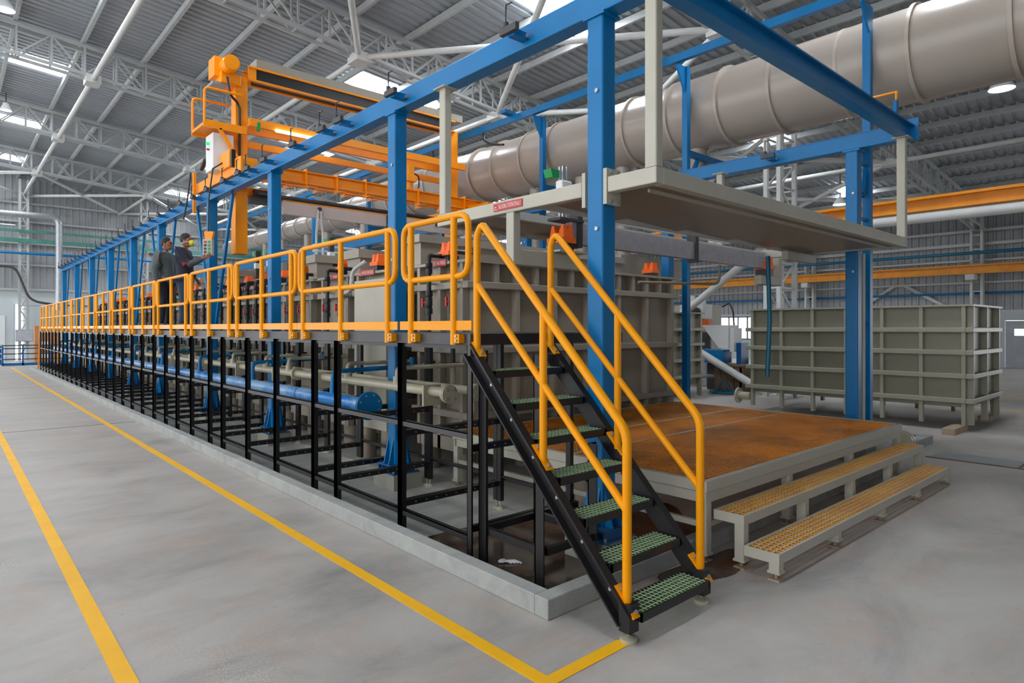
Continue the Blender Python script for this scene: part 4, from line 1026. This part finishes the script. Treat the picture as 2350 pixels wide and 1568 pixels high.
# ------------------------------------------------------------------ right-hand side
OB = (.62, 1.12, 1.6, 2.06)
tank(15.45, 17.75, 3.42, 8.0, .48, 2.58, 'long olive grey ribbed tank standing on wood blocks on the open floor', True, 'olive', 'oliverib', OB, False, 'tank', 2, None)
tank(15.6, 17.6, 10.88, 13.6, .35, 2.58, 'smaller olive ribbed tank seen between the nearest process tank and the blue ladder', True, 'olive', 'oliverib', OB, False, 'tank', 2, None)
for x, y, lab in ((15.15, 3.55, 'pale wood block under the right front leg of the long olive tank'), (17.75, 3.52, 'wood block under the back corner of the long olive tank')):
    tag(MB().box(x - .5, y - .11, 0, x + .5, y + .11, .128).build('wood_block', 'blockwood', None, .006), lab, 'block')
t = thing('pipe_stub', 'cream flanged pipe stub low at the left end of the long olive tank', 'pipe', (15.3, 8.1, .3))
MB().cyl((15.45, 8.05, .35), (15.45, 8.4, .35), .1, 14).build('pipe', 'bone', t); MB().lathe((15.45, 8.36, .35), [(0, 0), (.2, 0), (.2, .04), (0, .04)], 20, 1).build('flange', 'bone', t)
# bits between platform and kerb at the right end
t = thing('drain_valve', 'cream flanged drain fitting on the floor by the right end of the platform', 'valve', (11.6, 3.75, 0))
MB().lathe((11.9, 3.55, .2), [(0, 0), (.17, 0), (.17, .05), (0, .05)], 20, 0).build('flange', 'bone', t)
MB().lathe((12.0, 3.55, .2), [(0, 0), (.17, 0), (.17, .05), (0, .05)], 20, 0).build('flange', 'bone', t)
MB().cyl((11.3, 3.9, .2), (12.2, 3.55, .2), .08, 14).build('pipe', 'bone', t)
MB().ball((11.5, 4.1, .32), (.14, .14, .12)).build('valve_body', 'bone', t)
t = thing('label_box', 'small white box with an orange mark beside the cream drain fitting', 'box', (11.3, 3.7, 0))
MB().box(11.15, 3.45, 0, 11.45, 3.72, .3).build('carton', 'white', t); MB().prism([(11.2, 3.445, .2), (11.3, 3.445, .16), (11.4, 3.445, .2), (11.3, 3.445, .23)], (0, .006, 0)).build('mark', 'orange', t)
for x, y, lab in ((10.6, 4.2, 'darker leg of a stand behind the step benches, nearer one'), (11.0, 4.2, 'darker leg of a stand behind the step benches, further one')):
    t = thing('stand_leg', lab, 'stand', (x, y, 0)); MB().box(x - .07, y - .07, .14, x + .07, y + .07, .46).build('post', 'olive', t); f = MB().cyl((x, y, .01), (x, y, .14), .015, 8); f.lathe((x, y, 0), [(0, 0), (.06, 0), (.06, .015), (0, .015)], 10); f.build('foot', 'darkgrey', t)
for i, (x, y) in enumerate(((5.9, 5.2), (6.3, 6.3))):
    t = thing('plastic_bucket', ['grey bucket with handle under the grating platform behind the staircase', 'second grey bucket further under the grating platform'][i], 'bucket', (x, y, 0))
    MB().lathe((x, y, 0), [(0, 0), (.15, 0), (.18, .38), (.165, .38), (.14, .02), (0, .02)], 20).build('body', 'pvc', t)
    MB().tube([(x - .18, y, .34), (x - .15, y - .18, .24), (x, y - .2, .19), (x + .15, y - .18, .24), (x + .18, y, .34)], .01, 6).build('handle', 'darkgrey', t)
# machines by the window
t = thing('milling_machine', 'cream machine with round port and two white cylinders on top, behind the olive tank', 'machine', (20.6, 13, 0))
MB().box(20.2, 12.3, 2.42, 20.8, 13.3, 2.95).build('head', 'white', t, .03)
MB().box(20.8, 12.62, 1.2, 22.0, 13.9, 2.95).build('column', 'cream', t, .03)
MB().box(20.4, 12.3, 0, 22, 13.9, 1.2).build('base', 'doorgrey', t, .03)
for y in (12.5, 12.95): MB().cyl((20.5, y, 2.95), (20.5, y, 3.28), .1, 14).build('cylinder', 'white', t)
MB().lathe((20.16, 12.6, 2.65), [(0, 0), (.2, 0), (.2, .03), (0, .03)], 20, 0).build('port_ring', 'darkgrey', t)
MB().lathe((20.13, 12.6, 2.65), [(0, 0), (.11, 0), (.11, .02), (0, .02)], 16, 0).build('port', 'black', t)
vs, fs = text_mesh('ST 10', 1); MB().add([(20.19 - v[2] * .1, 13.0 - v[0] * .35, 2.82 + v[1] * .07) for v in vs], fs).build('lettering', 'darkgrey', t)
MB().box(20.35, 12.2, 2.05, 20.6, 12.5, 2.4).build('orange_guard', 'saddle', t)
MB().box(20.3, 12.1, 1.35, 20.38, 12.5, 1.95).build('screen', 'darkgrey', t)
MB().tube(fillet([(22, 12.6, 2.9), (22, 12.3, 3.05), (21.9, 12.1, 2.7), (21.9, 12.05, 1.9)], .1, 4), .03, 8).build('cable', 'blackplastic', t)
t = thing('hopper_machine', 'pale grey machine with slanted hopper above a blue motor, left of the window', 'machine', (19.9, 11.2, 0))
MB().prism([(19.5, 11.95, 2.2), (19.5, 10.95, 2.2), (19.5, 10.95, 1.42), (19.5, 11.3, 1.42)], (.7, 0, 0)).build('hopper', 'white', t)
MB().box(19.56, 10.78, 1.3, 20.1, 10.94, 2.1).build('housing', 'white', t, .02)
MB().box(19.4, 11.1, .92, 20.0, 11.8, 1.36).build('motor', 'blue', t, .02); MB().cyl((19.6, 11.98, 1.2), (19.6, 11.8, 1.2), .2, 16).build('fan', 'bluedark', t)
MB().box(19.7, 10.6, .7, 20.2, 10.77, 1.6).build('panel', 'bluedark', t)
MB().box(19.6, 10.75, 0, 20.2, 11.8, .9).build('base', 'darkgrey', t)
t = thing('wooden_crate', 'dark wooden crate standing on the floor in front of the hopper machine', 'crate', (19.3, 10.65, 0))
cr = MB()
for i in range(4): cr.box(18.95, 10.2 + .24 * i, .04, 19.0, 10.42 + .24 * i, .86); cr.box(18.95 + .2 * i, 10.2, .04, 19.13 + .2 * i, 10.25, .86)
cr.box(19.0, 10.25, .02, 19.7, 11.15, .84); cr.build('boards', 'darkwood', t)
MB().box(18.93, 10.18, 0, 19.75, 11.18, .06).build('pallet', 'darkwood', t); MB().box(18.93, 10.18, .84, 19.75, 11.18, .9).build('lid', 'darkwood', t)
for i, (x, y, z, m, lab) in enumerate(((21.2, 10.35, .55, 'cardboard', 'brown cardboard box beside the blue motor of the hopper machine'), (21.3, 10.5, 0, 'bluedark', 'dark blue bin under the brown cardboard box by the machines'))):
    t = thing(['cardboard_box', 'storage_bin'][i], lab, ['box', 'bin'][i], (x, y, z)); MB().box(x - .3, y - .45, z, x + .3, y + .45, z + .53).build('carton', m, t, .01); MB().box(x - .31, y - .46, z + .46, x + .31, y + .46, z + .5).build('rim', m, t)
tag(MB().tube(fillet([(19.6, 10.7, .75), (19.9, 10.2, .95), (20.0, 9.9, .8), (20.0, 9.8, .3), (20, 9.8, .05)], .2, 5), .04, 8).build('white_hose', 'rope'), 'white hose arching down from the hopper machine in front of the window', 'hose')
tag(MB().tube(fillet([(18.9, 12.2, .05), (19.0, 12.0, .4), (19.2, 11.5, .5), (19.5, 11.3, .45)], .2, 5), .06, 8).build('grey_hose', 'greyhose'), 'grey hose on the floor left of the wooden crate', 'hose')
b = MB()
for k in range(7):
    a0 = random.random() * 6; r = .3 + .12 * random.random(); cx, cy = 18.3 + .3 * random.random(), 10.4 + .35 * random.random()
    if k < 4: pts = [(cx + r * math.cos(a0 + i * .5), cy + r * math.sin(a0 + i * .5), .03 + .02 * k) for i in range(14)]
    else: pts = [(cx, cy - .3 + .6 * i / 11, .04 + (.3 + .08 * (k - 4)) * math.sin(math.pi * i / 11)) for i in range(12)]
    b.tube(pts, .014, 6)
tag(b.build('cable_coil', 'teal'), 'tangled coil of dark cables on the floor left of the wooden crate', 'cable')

# ------------------------------------------------------------------ people
def skin(jo, ed, sub=1):
    names = list(jo); idx = {n: i for i, n in enumerate(names)}
    me = bpy.data.meshes.new('tmp'); me.from_pydata([jo[n][0] for n in names], [(idx[a], idx[b]) for a, b in ed], [])
    o = bpy.data.objects.new('tmp', me); COL.objects.link(o)
    o.modifiers.new('s', 'SKIN'); s = o.modifiers.new('u', 'SUBSURF'); s.levels = sub; s.render_levels = sub
    for n in names:
        d = me.skin_vertices[0].data[idx[n]]; r = jo[n][1]; d.radius = r if isinstance(r, tuple) else (r, r); d.use_root = (idx[n] == 0)
    bpy.context.view_layer.update()
    dg = bpy.context.evaluated_depsgraph_get(); m2 = bpy.data.meshes.new_from_object(o.evaluated_get(dg))
    vs = [tuple(v.co) for v in m2.vertices]; fs = [tuple(p.vertices) for p in m2.polygons]
    bpy.data.objects.remove(o); bpy.data.meshes.remove(me); bpy.data.meshes.remove(m2)
    return vs, fs
def person(label, loc, yaw, h, armR, armL, cloth, mask=False, turn=0.):
    """h: stature factor; arm = (elbow, wrist, hand dir); metres, facing +x"""
    t = thing('person', label, 'person', loc)
    MT = Matrix.Translation(V(loc)) @ Matrix.Rotation(math.radians(yaw), 4, 'Z') @ Matrix.Scale(h / K, 4)
    J = {'pelvis': ((0, 0, .96), (.1, .12)), 'spine': ((.01, 0, 1.14), (.09, .11)), 'chest': ((.0, 0, 1.32), (.1, .13)), 'neck0': ((-.005, 0, 1.46), .062), 'neck1': ((.02, 0, 1.55), .055)}
    E = [('pelvis', 'spine'), ('spine', 'chest'), ('chest', 'neck0'), ('neck0', 'neck1')]
    for s, n in ((1, 'L'), (-1, 'R')):
        J.update({'hip' + n: ((0, s * .09, .88), .095), 'knee' + n: ((.02, s * .10, .5), .062), 'ank' + n: ((-.02, s * .10, .1), .043), 'toe' + n: ((.12, s * .12, .045), .036)})
        E += [('pelvis', 'hip' + n), ('hip' + n, 'knee' + n), ('knee' + n, 'ank' + n), ('ank' + n, 'toe' + n)]
        el, wr, hd = (armL if s > 0 else armR)
        J.update({'sh' + n: ((-.01, s * .185, 1.42), .062), 'el' + n: (el, .045), 'wr' + n: (wr, .031)})
        E += [('chest', 'sh' + n), ('sh' + n, 'el' + n), ('el' + n, 'wr' + n)]
        d = V(hd).normalized(); w = V(wr); sd = V((0, 0, 1)) if abs(d.z) < .8 else V((1, 0, 0)); sd = (sd - d * sd.dot(d)).normalized(); nr = d.cross(sd)
        J['palm' + n] = (tuple(w + d * .075), (.034, .02)); E.append(('wr' + n, 'palm' + n))
        for k, (o, ln) in enumerate(((.027, .085), (.009, .095), (-.009, .09), (-.027, .07))):
            a = w + d * .09 + sd * o; bb = a + d * ln * .5 + nr * .012; c = bb + d * ln * .35 + nr * .03
            J['f%d%sa' % (k, n)] = (tuple(a), .01); J['f%d%sb' % (k, n)] = (tuple(bb), .009); J['f%d%sc' % (k, n)] = (tuple(c), .008)
            E += [('palm' + n, 'f%d%sa' % (k, n)), ('f%d%sa' % (k, n), 'f%d%sb' % (k, n)), ('f%d%sb' % (k, n), 'f%d%sc' % (k, n))]
        a = w + d * .04 + sd * .035 + nr * .01; bb = a + d * .045 + sd * .025 + nr * .02
        J['t' + n] = (tuple(a), .012); J['u' + n] = (tuple(bb), .009); E += [('wr' + n, 't' + n), ('t' + n, 'u' + n)]
    vs, fs = skin(J, E)
    b = MB().add(vs, fs, True)
    H = MB(); cx, cz = .035, 1.645
    H.ball((cx, 0, cz), (.098, .076, .118), 20, 14); H.ball((cx + .03, 0, cz - .06), (.065, .058, .062), 14, 8)
    H.prism([(cx + .09, -.014, cz - .03), (cx + .09, .014, cz - .03), (cx + .122, 0, cz - .032), ], (-.022, 0, .05)); H.ball((cx + .105, 0, cz - .028), (.018, .016, .014), 8, 6)
    for s in (-1, 1): H.ball((cx - .005, s * .077, cz - .01), (.02, .01, .032), 8, 6)
    H.ball((cx + .092, 0, cz - .065), (.012, .026, .008), 8, 6)
    RT = Matrix.Translation((.02, 0, 0)) @ Matrix.Rotation(math.radians(turn), 4, 'Z') @ Matrix.Translation((-.02, 0, 0))
    H.xf(RT); b.add(H.v, H.f, True); b.xf(MT); b.build('body', 'skin', t)
    e = MB()
    for s in (-1, 1): e.ball((cx + .084, s * .031, cz + .008), (.012, .014, .008), 8, 6); e.ball((cx + .088, s * .033, cz + .032), (.01, .022, .005), 8, 5)
    e.xf(RT).xf(MT).build('eyes', 'eye', t)
    hr = MB().ball((cx - .018, 0, cz + .03), (.104, .086, .112), 20, 14)
    keep = [v for v in hr.v]
    hr.v = [((x if x < cx + .07 else cx + .07), y, (z if z > cz - .02 - .5 * max(0, -(x - cx)) * 1.2 + (.07 if x > cx + .035 else 0) else cz - .02 - .6 * max(0, -(x - cx)) + (.07 if x > cx + .035 else 0))) for x, y, z in keep]
    hr.xf(RT).xf(MT).build('hair', 'hair', t)
    up = {k: (J[k][0], tuple(q + (.06 if k in ('chest', 'spine', 'pelvis') else (.042 if k[:2] == 'sh' else .024)) for q in (J[k][1] if isinstance(J[k][1], tuple) else (J[k][1],) * 2))) for k in ('chest', 'spine', 'pelvis', 'neck0', 'shL', 'elL', 'wrL', 'shR', 'elR', 'wrR')}
    for n in 'LR':
        a, w = V(J['el' + n][0]), V(J['wr' + n][0]); up['wr' + n] = (tuple(a + (w - a) * .93), .045)
    up['hem'] = ((0, 0, .84), (.16, .185)); up['pelvis'] = ((0, 0, .98), (.16, .185)); up['spine'] = ((.01, 0, 1.14), (.145, .165))
    vs, fs = skin(up, [('chest', 'spine'), ('spine', 'pelvis'), ('pelvis', 'hem'), ('chest', 'neck0'), ('chest', 'shL'), ('shL', 'elL'), ('elL', 'wrL'), ('chest', 'shR'), ('shR', 'elR'), ('elR', 'wrR')])
    MB().add(vs, fs, True).xf(MT).build('sweater' if not mask else 'hoodie', cloth[0], t)
    lo = {k: (J[k][0], tuple(q + .014 for q in (J[k][1] if isinstance(J[k][1], tuple) else (J[k][1],) * 2))) for k in ('pelvis', 'hipL', 'kneeL', 'ankL', 'hipR', 'kneeR', 'ankR')}
    lo['pelvis'] = ((0, 0, .97), (.115, .14))
    vs, fs = skin(lo, [('pelvis', 'hipL'), ('hipL', 'kneeL'), ('kneeL', 'ankL'), ('pelvis', 'hipR'), ('hipR', 'kneeR'), ('kneeR', 'ankR')])
    MB().add(vs, fs, True).xf(MT).build('trousers', cloth[1], t)
    for s in (-1, 1):
        MB().ball((.05, s * .11, .045), (.135, .052, .05), 14, 8).xf(MT).build('shoe', 'shoe', t)
    if mask:
        m = MB().lathe((cx + .075, 0, cz - .045), [(.064, 0), (.06, .03), (.045, .055), (.02, .066), (0, .068)], 16, 0); m.xf(RT).xf(MT)
        m = m.build('face_mask', 'mask', t)
        MB().lathe((cx + .14, 0, cz - .045), [(.02, 0), (.02, .008), (0, .009)], 10, 0).xf(RT).xf(MT).build('valve', 'white', m)
        st = MB()
        for s in (-1, 1): st.tube([(cx + .08, s * .055, cz - .03), (cx + .0, s * .086, cz - .035), (cx - .09, s * .03, cz - .05)], .005, 6)
        st.xf(RT).xf(MT).build('strap', 'white', m)
        MB().tube([(-.05, .11, 1.47), (-.11, .05, 1.47), (-.13, 0, 1.46), (-.11, -.05, 1.47), (-.05, -.11, 1.47)], [.03, .05, .055, .05, .03], 10).xf(MT).build('hood', cloth[0], t)
        a, w = V(J['elR'][0]), V(J['wrR'][0]); s0 = V(J['shR'][0])
        MB().tube([s0 + (a - s0) * .55, a], [.068, .066], 12).xf(MT).build('sleeve_patch', 'maroon', t)
        MB().tube([a, a + (w - a) * .93], [.064, .048], 12).xf(MT).build('lower_sleeve', 'greysleeve', t)
    return t
person('man in a grey green sweater and dark trousers standing on the walkway, arms down', (3.78, 16.15, DT), -50, 1.0,
       ((-.03, -.25, 1.12), (.02, -.26, .85), (.05, 0, -1)), ((-.03, .25, 1.13), (.03, .26, .88), (.05, 0, -1)), ('sweater', 'trousers'), turn=5)
person('man in a navy hoodie and yellow face mask holding up the pendant control', (3.72, 14.35, DT), -36, .945,
       ((.14, -.24, 1.17), (.38, -.16, 1.3), (.8, .05, .45)), ((-.02, .26, 1.13), (.12, .22, .95), (.6, -.1, -.8)), ('hoodie', 'jeans'), True, -6)

# ------------------------------------------------------------------ camera, daylight
cam = bpy.data.cameras.new('camera'); co = bpy.data.objects.new('camera', cam); COL.objects.link(co)
TH = math.atan(1303 / 1455)
co.location = (0, 0, 1.75); co.rotation_euler = (math.pi / 2, 0, -TH)
cam.sensor_width = 36; cam.lens = 1455 / 2350 * 36; cam.shift_y = -31 / 2350; cam.clip_end = 200; cam.clip_start = .05
SC.camera = co
wd = bpy.data.worlds.new('world'); SC.world = wd; wd.use_nodes = True
bg = wd.node_tree.nodes['Background']; bg.inputs[0].default_value = (.95, .975, 1, 1); bg.inputs[1].default_value = 1.7
SC.view_settings.view_transform = 'Standard'; SC.view_settings.look = 'None'; SC.view_settings.gamma = 1; SC.view_settings.use_curve_mapping = False
SC.view_settings.exposure = .55
try: SC.cycles.use_denoising = True
except Exception: pass
